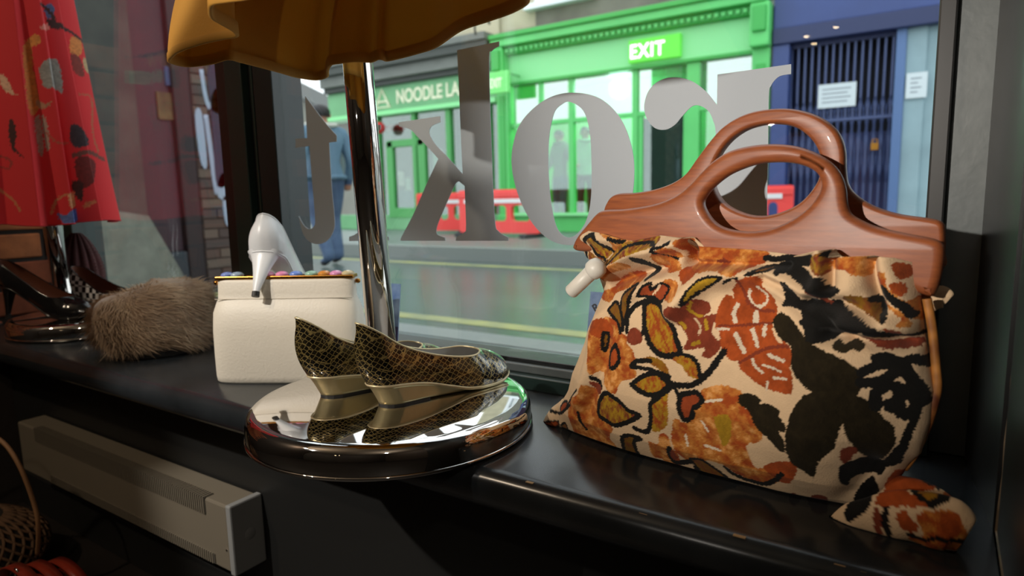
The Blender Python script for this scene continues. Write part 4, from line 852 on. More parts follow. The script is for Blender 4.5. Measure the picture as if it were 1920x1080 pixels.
TF = [(0, .112), (.1, .105), (.2, .092), (.35, .076), (.5, .062), (.62, .055), (.74, .054), (.82, .050), (.9, .040), (.96, .028), (1, .014)]
pump('checked_pump', (-1.785, .735, .0405), math.radians(10), .235, BF, TF, .74, (CHK, BRLIN, BLKP, BLKP, HEELPAD), stiletto=True, wscale=1.05, label='black and white checked shoe behind the shiny black shoe')
kc = empty('knitted_cap', (-1.868, .785, .0405)); tag(kc, 'dark maroon ribbed knitted cap standing behind the checked shoe', 'cap')
V = []; F = []; nk = 120; rows_ = 46
for r in range(rows_+1):
    s = r/rows_; z = .0405+.190*s; rr = .066*math.sin(PI*(.18+.80*s))**.6
    for k in range(nk):
        a = 2*PI*k/nk; rib = abs(math.sin(a*7)); q = rr*(.82+.18*rib**.7)*(1+.05*math.sin(s*rows_*PI*.9)*rib); V.append((-1.868+q*math.cos(a), .785+q*math.sin(a)*.80, z))
for r in range(rows_):
    for k in range(nk): F.append((r*nk+k, r*nk+(k+1) % nk, (r+1)*nk+(k+1) % nk, (r+1)*nk+k))
F.append(tuple(rows_*nk+k for k in range(nk)))
mesh('ribs', V, F, mat('maroon_knit', srgb(74, 34, 34), .9, bump=.6, bscale=180, var=.6, vscale=30, col2=srgb(40, 24, 22)), kc, True)
V, F = lathevf([(.050, 0), (.054, .004), (.054, .016), (.048, .020)], 48, (-1.868, .785, .0405), 1, .8); mesh('cuff', V, F, mat('dark_knit', srgb(40, 24, 22), .9), kc, True)

# ================================================================== FLYERS IN THE WINDOW
FLY = mat('blue_card', srgb(74, 104, 156), .35, var=.9, vscale=30, col2=srgb(150, 178, 214)); INK = mat('dark_blue_ink', srgb(28, 28, 44), .5); VIO = mat('violet_ink', srgb(52, 44, 92), .4)
def flyer(name, c, wd, ht, rz, lean, label, words):
    t = empty(name, (0, 0, 0)); tag(t, label, 'flyer', None)
    box('card', 0, wd, 0, .0012, 0, ht, FLY, t); box('dark_band', 0, wd, -.0003, 0, 0, ht*.42, VIO, t)
    if words:
        for i, ch in enumerate(words):                          # lettering set on an arc
            an = math.radians(38-26*i); M = Matrix.Translation((.010+.0125*i, -.0004, ht-.030+.0065*i-.0014*i*i)) @ Matrix.Rotation(-an, 4, 'Y') @ Matrix.Rotation(PI/2, 4, 'X')
            text_mesh('lettering', ch, .0165, INK, t, M, .0003, bold=.0004)
    V, F = lathevf([(.012, 0), (.012, .0006), (.0165, .0006), (.0165, 0)], 28); V = [(.034+x, -.0002-z, ht-.046+y) for x, y, z in V]; mesh('emblem_ring', V, F, INK, t)
    V, F = lathevf([(0, .0004), (.0075, .0004), (.008, 0)], 24); V = [(.034+x, -.0002-z, ht-.046+y) for x, y, z in V]; mesh('emblem_disc', V, F, INK, t)
    box('emblem_bar', .014, .024, -.0006, 0, ht-.049, ht-.043, INK, t)
    t.location = c; t.rotation_euler = (lean, 0, rz); return t
flyer('flyer', (-.4215, .812, .0225), .100, .1400, 0.0, math.radians(-12), 'blue printed flyer with dark lettering behind the flowered handbag', 'ROK')
flyer('flyer', (-.862, .815, .0225), .075, .1300, 0.0, math.radians(-8), 'blue printed flyer between the cream purse and the chrome pole', '')

# ================================================================== ON THE FLOOR, LOWER LEFT
bk = empty('net_bag', (-1.66, .47, FLOORZ)); tag(bk, 'brown crocheted net bag with thin tan handle on the floor at bottom left', 'bag')
NETM = mat('brown_yarn', srgb(104, 76, 52), .9, bump=.5, bscale=200, var=.5, vscale=30); 
cb = np.array([-1.72, .45]); mb = MB()
def bkp(a, s, k=1.0):
    rr = (.165*math.sin(PI*(.10+.82*s))**.6)*k; return (cb[0]+rr*math.cos(a), cb[1]+rr*math.sin(a)*.8, FLOORZ+.001+.135*s)
for d in (1, -1):
    for j in range(34):
        mb.tube([bkp(2*PI*j/34+d*s*1.1, s) for s in np.linspace(.02, 1, 16)], .0032, 5)
o = mb.build('net', NETM, bk, True); o['kind'] = 'stuff'
V = [bkp(2*PI*k/40, s, .93) for s in np.linspace(.0, 1, 12) for k in range(40)]; F = [(r*40+k, r*40+(k+1) % 40, (r+1)*40+(k+1) % 40, (r+1)*40+k) for r in range(11) for k in range(40)]+[tuple(11*40+k for k in range(40))]
mesh('filling', V, F, mat('dark_lining', srgb(34, 28, 22), .9), bk, True)
rb = empty('red_leather_bag', (-1.46, .49, FLOORZ)); tag(rb, 'glossy red brown leather bag with folded straps beside the net bag', 'bag')
RLM = mat('red_brown_leather', srgb(150, 50, 32), .3, bump=.3, bscale=50, coat=.3, var=.5, vscale=14)
cr_ = np.array([-1.385, .475]); V = []; F = []; nk = 60
for r in range(20):
    s = r/19; z = FLOORZ+.10*s
    for k in range(nk):
        a = 2*PI*k/nk; rr = .095*(1-s**4*.9)*(1+.10*math.sin(3*a+2*s)+.06*math.sin(7*a-5*s)); V.append((cr_[0]+rr*1.15*math.cos(a), cr_[1]+rr*.7*math.sin(a), z+.006*math.sin(4*a)*s))
for r in range(19):
    for k in range(nk): F.append((r*nk+k, r*nk+(k+1) % nk, (r+1)*nk+(k+1) % nk, (r+1)*nk+k))
F.append(tuple(19*nk+k for k in range(nk))); mesh('body', V, F, RLM, rb, True)
for i in range(3):
    pts = [(cr_[0]+.10*math.cos(t*PI)*(1-.1*i), cr_[1]-.05+.035*i, FLOORZ+.075+.06*math.sin(t*PI)*(1-.2*i)) for t in np.linspace(0, 1, 14)]
    mb = MB()
    V = []; F = []
    for (x, y, z) in pts: V += [(x, y-.011, z), (x, y+.011, z), (x, y+.011, z+.004), (x, y-.011, z+.004)]
    for j in range(13):
        for q in range(4): F.append((j*4+q, j*4+(q+1) % 4, (j+1)*4+(q+1) % 4, (j+1)*4+q))
    mesh('strap', V, F, RLM, rb, True)
V, F = tubevf([(cr_[0]+.008*math.cos(a), cr_[1]-.058, FLOORZ+.135+.008*math.sin(a)) for a in np.linspace(0, 2*PI, 17)], .0016, 8); mesh('ring', V, F, CHROME, rb, True)
hp = [onY(70, 1040, .50), onY(72, 990, .50), onY(64, 945, .50), onY(35, 870, .49), onY(0, 825, .48), onY(-45, 815, .46), onY(-95, 850, .44), onY(-120, 920, .43), onY(-125, 1000, .43)]
tube('handle', [tuple(p) for p in catmull(hp, 6, False)], .0045, mat('tan_leather', srgb(150, 110, 74), .6), bk, 8)

# ================================================================== THE STREET
SZ = -.35; PZ = -.22; FY = 8.0
ROADM = mat('wet_asphalt', srgb(92, 104, 100), .25, bump=.6, bscale=9, var=.6, vscale=1.4, col2=srgb(66, 76, 74), stretch=(.35, 1, 1))
struct(box('ground_road', -40, 30, 2.25, 5.25, SZ-.1, SZ, ROADM)).name = 'road'
PAVM = mat('wet_paving', srgb(112, 122, 118), .4, bump=.3, bscale=8, var=.5, vscale=2, col2=srgb(84, 94, 90))
pn = struct(box('pavement_near', -40, 30, .955, 2.10, SZ-.1, SZ+.055, PAVM)); pn.name = 'pavement'
kerb = mat('kerb_stone', srgb(128, 134, 130), .6, bump=.4, bscale=20)
struct(box('kerb', -40, 30, 2.10, 2.25, SZ-.1, SZ+.06, kerb)); struct(box('kerb', -40, 30, 5.25, 5.40, SZ-.1, PZ+.005, kerb))
struct(box('pavement', -40, 30, 5.40, FY+1.5, SZ-.1, PZ, PAVM))
LINE = mat('yellow_road_paint', srgb(172, 172, 104), .6, var=.8, vscale=5, col2=srgb(120, 128, 108))
for i, y in enumerate((2.60, 4.88)):
    o = box('yellow_line', -30, 20, y, y+.11, SZ, SZ+.003, LINE); struct(o)
def fx(px, py, Y=FY): return float(onY(px, py, Y)[0])
# ---- green shop
GRN = mat('bright_green_paint', srgb(96, 206, 112), .4, bump=.1, bscale=10, var=.2, vscale=2); GRD = mat('mid_green_paint', srgb(60, 170, 76), .45); GRL = mat('pale_green_paint', srgb(140, 226, 152), .45)
gs = empty('green_shop', (-3.5, FY, PZ)); tag(gs, 'bright green shop front with tall windows and an EXIT sign across the street', 'shop front')
X0, X1 = -5.40, -1.78
box('fascia', X0+.05, X1, FY-.06, FY+.3, 1.87, 2.24, GRL, gs, .01)
box('cornice', X0-.02, X1+.03, FY-.26, FY+.3, 2.34, 2.44, GRN, gs, .015); box('cornice', X0, X1, FY-.16, FY+.3, 2.24, 2.34, GRD, gs, .015); box('cornice', X0-.02, X1+.03, FY-.30, FY+.3, 2.44, 2.50, GRD, gs, .01)
d0 = None
for i in range(44):
    x = X0+.12+i*.08
    if x > X1-.1: break
    if d0 is None: d0 = box('dentil', x, x+.04, FY-.20, FY-.16, 2.262, 2.30, GRN, gs)
    else: o = d0.copy(); COL.objects.link(o); o.location.x = d0.location.x+i*.08
box('architrave', X0, X1, FY-.09, FY+.2, 1.83, 1.87, GRD, gs, .008)
for xa, xb in ((X0-.02, X0+.16), (X1-.13, X1+.06)):
    p = box('pilaster', xa, xb, FY-.12, FY+.2, PZ, 1.87, GRN, gs, .01); box('pilaster_panel', xa+.04, xb-.04, FY-.135, FY-.12, .25, 1.70, GRD, p, .006); box('pilaster_base', xa-.02, xb+.02, FY-.15, FY, PZ, .02, GRN, p, .01)
    b = box('console_bracket', xa-.01, xb+.01, FY-.24, FY+.2, 1.87, 2.34, GRN, gs, .02); box('bracket_scroll', xa+.02, xb-.02, FY-.28, FY-.22, 2.02, 2.30, GRD, b, .02)
box('stall_riser', X0+.1, X1-.1, FY-.03, FY+.1, PZ, .00, GRN, gs, .01); box('window_sill', X0+.1, X1-.1, FY-.08, FY+.1, .00, .045, GRL, gs, .01)
bars = [fx(1073, 250), fx(1192, 250), fx(1300, 250)]
for x, wd in ((-4.75, .05), (bars[0], .075), (bars[1], .075), (bars[2], .16)): box('mullion', x-wd/2, x+wd/2, FY-.04, FY+.06, .045, 1.83, GRN, gs, .008)
box('transom', X0+.1, X1-.1, FY-.03, FY+.05, 1.255, 1.315, GRN, gs, .006)
xs = [X0+.16, -4.75, bars[0], bars[1], bars[2], X1-.13]
for i in range(5):
    box('pane', xs[i]+.03, xs[i+1]-.03, FY, FY+.008, 1.315, 1.83, glass_mat('upper_glass', 1.5, (.75, .9, .88, 1), .45) if 'upper_glass' not in MATS else MATS['upper_glass'], gs)
    box('pane', xs[i]+.03, xs[i+1]-.03, FY, FY+.008, .045, 1.255, SHOPGLASS, gs)
DKI = mat('dark_interior', srgb(50, 66, 64), .8)
box('interior_back', X0, X1, FY+1.3, FY+1.4, PZ, 2.4, mat('green_interior', srgb(120, 214, 136), .8), gs); box('interior_ceiling', X0, X1, FY+.3, FY+1.3, 1.95, 2.0, GRL, gs); box('interior_side', X1-.08, X1, FY+.2, FY+1.4, PZ, 2.4, GRN, gs); box('interior_side', X0, X0+.08, FY+.2, FY+1.4, PZ, 2.4, GRN, gs)
box('door_leaf', bars[1]+.10, bars[2]-.10, FY+.015, FY+.05, .10, 1.235, DKI, gs, .01)
box('door_rail', bars[1]+.04, bars[1]+.10, FY-.02, FY+.05, .045, 1.255, GRN, gs, .005); box('door_rail', bars[2]-.12, bars[2]-.08, FY-.02, FY+.05, .045, 1.255, GRN, gs, .005)
lamp('green_shop_light', 'POINT', (-3.9, FY+.7, 1.75), 60, (.8, 1, .85), .15)
# EXIT signs (lit)
SIGNG = mat('lit_green_sign', srgb(90, 200, 60), .5, emit=srgb(90, 210, 70), estr=.55); SIGNW = mat('lit_white_letters', srgb(250, 250, 240), .5, emit=(1, 1, .92, 1), estr=1.6)
ex = empty('exit_sign', (-3.1, FY-.1, 1.92)); tag(ex, 'lit green EXIT sign mounted on the green shop fascia', 'sign')
ea, eb = fx(1186, 110), fx(1282, 90)
box('box', ea, eb, FY-.13, FY-.06, 1.90, 2.17, SIGNG, ex, .008)
text_mesh('lettering', 'EXIT', .235, SIGNW, ex, Matrix.Translation((ea+.015, FY-.132, 1.950)) @ Matrix.Rotation(PI/2, 4, 'X'), .004, sx=.86, spacing=1.12, bold=.0045)
ex2 = empty('projecting_exit_sign', (-5.45, FY-.4, 1.9)); tag(ex2, 'small green EXIT sign sticking out from the left end of the green shop', 'sign')
xa, xb = fx(918, 140, FY-.35), fx(954, 140, FY-.35)
box('box', xa, xb, FY-.37, FY-.31, 1.70, 1.99, mat('pale_sign_green', srgb(110, 206, 110), .5, emit=srgb(110, 206, 110), estr=.25), ex2, .006)
text_mesh('lettering', 'EXIT', .17, mat('pale_letters', srgb(220, 240, 200), .5, emit=srgb(220, 240, 200), estr=.4), ex2, Matrix.Translation((xa+.01, FY-.372, 1.78)) @ Matrix.Rotation(PI/2, 4, 'X'), .004, sx=.58, bold=.004)
tube('arm', [(xb-.02, FY-.34, 1.95), (xb-.02, FY-.02, 1.95)], .012, GRD, ex2, 8)
# upper storey of the green shop
ST = mat('soot_stone', srgb(120, 120, 108), .9, bump=.6, bscale=12, var=.6, vscale=3, col2=srgb(82, 84, 76)); CRS = mat('cream_stone', srgb(186, 180, 152), .85, bump=.4, bscale=10, var=.4, vscale=3); WHP = mat('white_gloss', srgb(226, 232, 236), .4)
us = empty('upper_building', (-3.6, FY, 2.5)); tag(us, 'sooty stone upper storey with white sash window above the green shop', 'building')
wl_, wr_ = fx(1012, 15), fx(1090, 10)
box('wall', X0-.03, wl_-.10, FY+.05, FY+.4, 2.50, 6.5, CRS, us); box('wall', wr_+.12, X1+.1, FY+.05, FY+.4, 2.50, 6.5, ST, us); box('wall', wl_-.10, wr_+.12, FY+.05, FY+.4, 2.50, 2.80, ST, us); box('wall', wl_-.10, wr_+.12, FY+.05, FY+.4, 4.3, 6.5, ST, us)
box('stone_course', X0-.03, X1+.1, FY-.05, FY+.4, 2.50, 2.58, ST, us, .01)
ws = box('window_sill', wl_-.22, wr_+.22, FY-.08, FY+.3, 2.80, 2.88, WHP, us, .01)
for a, b, c, d in ((wl_-.10, wl_-.02, 2.88, 4.3), (wr_+.04, wr_+.12, 2.88, 4.3), (wl_-.02, wr_+.04, 2.88, 2.98), (wl_-.02, wr_+.04, 3.55, 3.62), (wl_-.02, wr_+.04, 4.2, 4.3)): box('window_frame', a, b, FY+.02, FY+.12, c, d, WHP, us, .005)
box('pane', wl_-.02, wr_+.04, FY+.08, FY+.09, 2.98, 3.55, MATS['upper_glass'], us); box('pane', wl_-.02, wr_+.04, FY+.08, FY+.09, 3.62, 4.2, MATS['upper_glass'], us)
box('room_dark', wl_-.1, wr_+.12, FY+.36, FY+.4, 2.8, 4.3, DKI, us)
# ---- noodle shop
GR2 = mat('dull_green_paint', srgb(112, 176, 122), .5, var=.3, vscale=3); GR3 = mat('deep_green_paint', srgb(74, 158, 82), .45)
ns = empty('noodle_shop', (-6.8, FY, PZ)); tag(ns, 'green noodle shop with lettered sign board beside the green EXIT shop', 'shop front')
NX0, NX1 = -9.0, -5.44
def nz(px, py): return float(onY(px, py, FY)[2])
box('fascia', NX0, NX1, FY-.06, FY+.3, 1.70, 2.09, GR2, ns, .01); box('architrave', NX0, NX1, FY-.12, FY+.2, 1.63, 1.70, GRL, ns, .01)
for z0, z1, dpt, mm in ((2.09, 2.17, .14, mat('dark_lead', srgb(70, 74, 70), .7)), (2.17, 2.34, .22, mat('grey_cornice', srgb(120, 124, 118), .7, var=.4, vscale=3)), (2.34, 2.46, .32, MATS['dark_lead']), (2.46, 2.56, .36, MATS['grey_cornice'])): box('cornice', NX0, NX1, FY-dpt, FY+.3, z0, z1, mm, ns, .01)
box('upper_wall', NX0, NX1, FY+.02, FY+.4, 2.56, 3.9, mat('pale_yellow_brick', srgb(196, 188, 160), .9, var=.4, vscale=4), ns)
NL = mat('cream_lettering', srgb(230, 232, 200), .5)
lx = fx(748, 185)
text_mesh('lettering', 'NOODLE LA', .285, NL, ns, Matrix.Translation((lx, FY-.065, 1.80)) @ Matrix.Rotation(PI/2, 4, 'X'), .004, sx=.80, bold=.007)
lg = MB(); gx = fx(722, 180); lg.tube([(gx-.14, FY-.066, 1.78), (gx, FY-.066, 2.04), (gx+.14, FY-.066, 1.78)], .022, 6); lg.tube([(gx-.10, FY-.066, 1.85), (gx+.10, FY-.066, 1.85)], .018, 6); lg.tube([(gx-.18, FY-.066, 1.76), (gx+.18, FY-.066, 1.76)], .012, 6); lg.build('logo', NL, ns)
for px, wd in ((705, .16), (777, .08), (842, .09), (915, .12)): x = fx(px, 230); box('post', x-wd/2, x+wd/2, FY-.04, FY+.08, PZ, 1.63, GR3, ns, .01)
dl, dr = fx(737, 300), fx(790, 300)
for a, b, c, d in ((dl-.12, dl+.02, -.02, 1.22), (dr-.05, dr+.10, -.02, 1.22), (dl-.10, dr+.08, 1.12, 1.235), (dl, dr, -.02, .14)): box('door_frame', a, b, FY-.03, FY+.06, c, d, GR3, ns, .008)
box('stall_riser', NX0, NX1, FY-.02, FY+.1, PZ, .03, GR2, ns, .01)
for a, b in ((dl-.3, dl), (dl, dr), (dr, fx(842, 230)), (fx(842, 230), NX1)): box('pane', a, b, FY+.01, FY+.018, .03, 1.63, SHOPGLASS, ns)
box('interior_back', NX0, NX1, FY+1.2, FY+1.3, PZ, 2.5, mat('noodle_interior', srgb(70, 80, 72), .8), ns)
box('interior_counter', NX0+.2, NX1-.3, FY+.5, FY+.9, PZ, .38, mat('slate_counter', srgb(74, 100, 108), .6), ns); box('lower_panel', dl, dr, FY+.03, FY+.05, .03, .42, mat('slate_panel', srgb(70, 96, 104), .6), ns)
for i, (px, py, c, s) in enumerate(((738, 330, (220, 226, 220), .16), (752, 335, (226, 206, 200), .13), (765, 345, (200, 200, 190), .12), (820, 300, (206, 222, 212), .18))):
    q = onY(px, py, FY+.30); nm = box('menu_card', q[0]-s*.5, q[0]+s*.5, FY+.30, FY+.31, q[2]-s*.9, q[2]+s*.9, mat('menu_%d' % i, srgb(*c), .6), ns)
q = onY(712, 240, FY-.2); rl = lathe('paper_lantern', [(0, .09), (.04, .085), (.085, .04), (.09, 0), (.085, -.04), (.04, -.085), (0, -.09)], mat('red_lantern', srgb(190, 40, 40), .6), None, 20, (q[0], q[1], q[2]))
tag(rl, 'small red paper lantern hanging by the noodle shop door', 'lantern')
rl2 = lathe('paper_lantern', [(0, .05), (.12, .045), (.2, .02), (.2, -.02), (.12, -.045), (0, -.05)], MATS['red_lantern'], None, 20, tuple(onY(742, 240, FY+.4))); tag(rl2, 'flat red paper lantern inside the noodle shop window', 'lantern')
# ---- blue shop
BLU = mat('navy_blue_paint', srgb(52, 72, 130), .4, var=.3, vscale=2); BLD = mat('dark_navy_paint', srgb(34, 46, 88), .45); BPALE = mat('pale_blue_plaster', srgb(150, 176, 184), .7, var=.3, vscale=3)
bs = empty('blue_shop', (-.6, FY, PZ)); tag(bs, 'navy blue shop front closed by a folding lattice gate', 'shop front')
BX0, BX1 = X1+.085, .95
gl_, gr_ = fx(1478, 250), fx(1680, 250)
box('fascia', BX0, BX1, FY-.10, FY+.3, 2.05, 2.75, BLU, bs, .01); box('cornice', BX0, BX1, FY-.2, FY+.3, 2.75, 2.85, BLD, bs, .01); box('upper_wall', BX0, 3.0, FY, FY+.4, 2.85, 6.5, ST, bs)
box('architrave', BX0, BX1, FY-.13, FY+.2, 1.88, 2.05, BLD, bs, .01)
box('pilaster', BX0, gl_, FY-.1, FY+.2, PZ, 1.88, BLU, bs, .01); box('post', gr_-.04, gr_+.05, FY-.06, FY+.2, PZ, 1.9, mat('mid_blue_paint', srgb(84, 112, 158), .5), bs, .008)
box('side_panel', gr_+.05, fx(1728, 250), FY-.02, FY+.2, PZ, 2.0, BPALE, bs, .005); box('side_wall', fx(1728, 250), BX1, FY+.02, FY+.2, PZ, 2.6, BPALE, bs)
box('inner_dark', gl_, gr_, FY+.55, FY+.6, PZ, 2.05, mat('navy_interior', srgb(18, 22, 42), .7, var=.5, vscale=3), bs); box('stall_riser', gl_, gr_, FY+.22, FY+.28, PZ, .9, mat('navy_door', srgb(30, 42, 96), .5), bs); box('inner_side', gl_-.06, gl_, FY+.19, FY+.6, PZ, 2.3, BLD, bs); box('inner_side', gr_, gr_+.06, FY+.19, FY+.6, PZ, 2.3, BLD, bs); box('inner_ceiling', gl_-.06, gr_+.06, FY+.19, FY+.6, 2.06, 2.12, BLD, bs)
GATE = mat('gate_steel', srgb(72, 84, 122), .4, .4)
npk = 15
for i in range(npk+1):
    x = gl_+(gr_-gl_)*i/npk; box('gate_picket', x-.010, x+.010, FY+.05, FY+.07, PZ+.02, 1.88, GATE, bs)
for k, (za, zb) in enumerate(((.35, .95), (.95, 1.25))):
    for i in range(npk):
        xa_ = gl_+(gr_-gl_)*i/npk; xb_ = gl_+(gr_-gl_)*(i+1)/npk; mb = MB(); mb.tube([(xa_, FY+.05, za), (xb_, FY+.05, zb)], .007, 4); mb.tube([(xb_, FY+.048, za), (xa_, FY+.048, zb)], .007, 4); mb.build('gate_lattice', GATE, bs)
box('gate_rail', gl_, gr_, FY+.03, FY+.08, 1.02, 1.05, GATE, bs); box('gate_rail', gl_, gr_, FY+.03, FY+.08, 1.84, 1.88, BLD, bs)
def paper(name, px0, py0, px1, py1, Y, label, tilt=0.0):
    a = onY(px0, py0, Y); b = onY(px1, py1, Y); t = empty(name, (a[0], Y, b[2])); tag(t, label, 'notice')
    box('sheet', a[0], b[0], Y-.008, Y, b[2], a[2], mat('white_paper', srgb(206, 216, 220), .6), t)
    for i in range(4): z = a[2]-(a[2]-b[2])*(.2+.18*i); box('print_line', a[0]+.04, b[0]-.05-.03*(i % 2), Y-.010, Y-.008, z-.012, z, mat('grey_print', srgb(130, 140, 150), .6), t)
paper('paper_notice', 1535, 160, 1604, 198, FY+.03, 'white paper notice fixed to the lattice gate of the blue shop')
paper('paper_notice', 1700, 138, 1737, 182, FY-.04, 'white paper notice on the pale wall right of the lattice gate')
pl = box('padlock_box', 0, .001, 0, .001, 0, .001, GATE, bs); bpy.data.objects.remove(pl, do_unlink=True)
q = onY(1640, 272, FY+.02); mb = MB(); mb.box(q[0]-.035, q[0]+.035, FY, FY+.04, q[2]-.05, q[2]+.02); mb.tube([(q[0]-.022, FY+.02, q[2]+.02), (q[0]-.022, FY+.02, q[2]+.06), (q[0]+.022, FY+.02, q[2]+.06), (q[0]+.022, FY+.02, q[2]+.02)], .007, 6); mb.build('padlock', mat('brass', srgb(170, 120, 50), .35, .9), bs)
# ---- red plastic barriers
RED = mat('red_plastic', srgb(236, 70, 66), .45)
def barrier(c, rz, label, L=1.12, Hh=.60):
    t = empty('plastic_barrier', (0, 0, 0)); tag(t, label, 'barrier', 'red street barriers')
    def rr(x0, x1, z0, z1, r=.03, n=5):
        o = []
        for cx, cz, a0 in ((x1-r, z0+r, -PI/2), (x1-r, z1-r, 0), (x0+r, z1-r, PI/2), (x0+r, z0+r, PI)):
            for k in range(n): a = a0+PI/2*k/(n-1); o.append((cx+r*math.cos(a), cz+r*math.sin(a)))
        return o
    loops = [rr(-L/2, L/2, .05, Hh)] + [rr(-L/2+.10+i*(L-.20)/3+.04, -L/2+.10+(i+1)*(L-.20)/3-.04, .20, .40, .05)[::-1] for i in range(3)]
    V, F = prismvf(loops, lambda p: (p[0], -.03, p[1]), lambda p: (p[0], .03, p[1])); fixn(mesh('panel', V, F, RED, t))
    box('top_rail', -L/2, L/2, -.042, .042, Hh-.10, Hh-.02, RED, t, .01); box('reflective_strip', -L/2+.1, L/2-.1, -.045, -.042, .43, .48, mat('white_strip', srgb(226, 226, 226), .4), t)
    for sx in (-1, 1): box('foot', sx*(L/2-.12)-.05, sx*(L/2-.12)+.05, -.22, .22, 0, .05, mat('black_foot', srgb(50, 52, 52), .7), t, .01)
    t.location = c; t.rotation_euler = (0, 0, rz); return t
bq = onY(935, 400, 6.9); barrier((bq[0], 6.9, PZ), math.radians(-4), 'red plastic barrier standing in front of the green shop windows', 1.30)
bq = onY(862, 400, 7.15); barrier((bq[0]-.35, 7.25, PZ), math.radians(24), 'red plastic barrier standing in front of the noodle shop', .8, .58)
bq = onY(1450, 400, 6.9); barrier((bq[0]-.18, 6.9, PZ), math.radians(5), 'red plastic barrier standing in front of the blue shop', .72, .56)
# ---- far end of the street and left-hand buildings
fb = empty('far_building', (-16, 9, PZ)); tag(fb, 'dull low building at the far end of the street', 'building')
FARM = mat('hazy_brick', srgb(112, 112, 104), .9, var=.5, vscale=.8, col2=srgb(84, 84, 78)); RFM = mat('slate_roof', srgb(98, 100, 98), .8)
def farpoly(nm, pts, Xn, dx, material):
    l = [tuple(onX(x, y, Xn)[1:]) for x, y in pts]; V, F = prismvf([l], lambda p: (Xn, p[0], p[1]), lambda p: (Xn-dx, p[0], p[1])); return fixn(mesh(nm, V, F, material, fb))
farpoly('wall', [(495, 442), (495, 150), (540, 168), (600, 196), (655, 222), (720, 240), (720, 442)], -20.0, 3.0, FARM)
farpoly('roof', [(495, 153), (495, 118), (532, 138), (600, 172), (655, 200), (725, 225), (720, 243), (655, 225), (600, 199), (540, 171)], -19.7, 3.6, RFM)
for x in (545, 590, 640): farpoly('window', [(x, 270), (x+18, 270), (x+18, 330), (x, 330)], -19.96, .1, DKI)
# end wall on our side of the street, seen through the left pane
EX = -4.6
ew = empty('end_wall', (EX, 2.2, SZ)); tag(ew, 'weathered wall with stone pier, maroon door panel and white graffiti seen through the left pane', 'building')
GST = mat('grey_render', srgb(74, 74, 68), .9, bump=.5, bscale=14, var=.8, vscale=4, col2=srgb(46, 48, 48)); MAR = mat('maroon_paint', srgb(58, 28, 38), .6, var=.9, vscale=6, col2=srgb(34, 26, 34))
def ey(px, py): return float(onX(px, py, EX)[1])
ya, yb, yc, yd, ye = .98, ey(258, 200), ey(330, 200), ey(362, 200), 3.55
box('stone_pier', EX-.3, EX, ya, yb, SZ, 3.6, GST, ew, .01); box('maroon_panel', EX-.3, EX-.06, yb, yc, SZ+.3, 3.6, MAR, ew, .01); box('dark_post', EX-.3, EX-.01, yc, yd, SZ, 3.6, mat('dark_maroon_post', srgb(30, 18, 20), .6), ew, .01)
box('panel_plinth', EX-.3, EX-.02, yb, yc, SZ, SZ+.3, mat('blue_grey_stone', srgb(48, 54, 60), .8), ew, .01)
V = [(EX+.04, ya+.2, SZ), (EX+.04, yb+.25, SZ), (EX+.04, yb-.02, .22), (EX+.04, ya+.2, .45), (EX-.05, ya+.2, SZ), (EX-.05, yb+.25, SZ), (EX-.05, yb-.02, .22), (EX-.05, ya+.2, .45)]
mesh('stone_buttress', V, [(0, 1, 2, 3), (7, 6, 5, 4), (0, 4, 5, 1), (1, 5, 6, 2), (2, 6, 7, 3), (3, 7, 4, 0)], mat('pale_stone', srgb(128, 130, 118), .85, bump=.5, bscale=14, var=.6, vscale=8), ew)
a = onX(300, 170, EX); b = onX(342, 225, EX)
ps = box('poster', EX-.06, EX-.045, a[1], b[1], b[2], a[2], mat('ochre_poster', srgb(104, 84, 48), .7, var=.8, vscale=12), ew); a2 = onX(315, 122, EX); b2 = onX(334, 160, EX); box('poster', EX-.06, EX-.045, a2[1], b2[1], b2[2], a2[2], mat('blue_poster', srgb(60, 74, 110), .7), ew)
bw = box('brick_backing', EX-.3, EX-.012, yd, ye, SZ, 3.6, mat('brown_mortar', srgb(62, 54, 50), .9), ew)
EBR = [mat('brown_brick_%d' % i, c, .9, bump=.6, bscale=20) for i, c in enumerate((srgb(84, 66, 58), srgb(74, 62, 58), srgb(96, 82, 72)))]
bd = None
for r in range(34):
    for k in range(5):
        y0 = yd+.005+k*.225-(.11 if r % 2 else 0); y1 = y0+.213; y0 = max(y0, yd+.002); y1 = min(y1, ye)
        if y1-y0 < .03: continue
        z0 = SZ+.01+r*.075; box('brick', EX-.02, EX+random.uniform(0, .006), y0, y1, z0, z0+.064, EBR[(r+k*2) % 3], ew)
GRAF = mat('white_spray_paint', srgb(150, 162, 180), .7); GRP = mat('violet_spray_paint', srgb(52, 42, 62), .7)
def graf(material, pts, wpx=None):
    q = [onX(x, y, EX+.012) for x, y in pts]
    if wpx: V, F = tubevf(catmull(q, 4, False), wpx*.0037*.5, 8); o = mesh('graffiti', [(EX+.008+(v[0]-EX-.012)*.15, v[1], v[2]) for v in V], F, material, ew, True)
    else:
        l = [(p[1], p[2]) for p in catmull(q, 4)]; V, F = prismvf([l], lambda p: (EX+.014, p[0], p[1]), lambda p: (EX+.006, p[0], p[1])); o = fixn(mesh('graffiti', V, F, material, ew))
graf(GRP, [(390,130),(414,126),(440,300),(440,330),(408,350),(400,260),(394,190)])
graf(GRAF, [(378,130),(386,180),(394,205)], 9); graf(GRAF, [(402,168),(416,164),(420,212),(398,208),(394,190)]); graf(GRAF, [(386,215),(394,270),(402,330),(408,365)], 11); graf(GRAF, [(366,215),(378,212),(388,310),(376,300)]); graf(GRAF, [(410,335),(424,325),(434,372),(410,370)]); graf(GRAF, [(418,372),(432,372),(438,420),(424,420)])
box('roof_line', EX-.4, EX+.05, ya, ye, 3.6, 3.8, GST, ew)
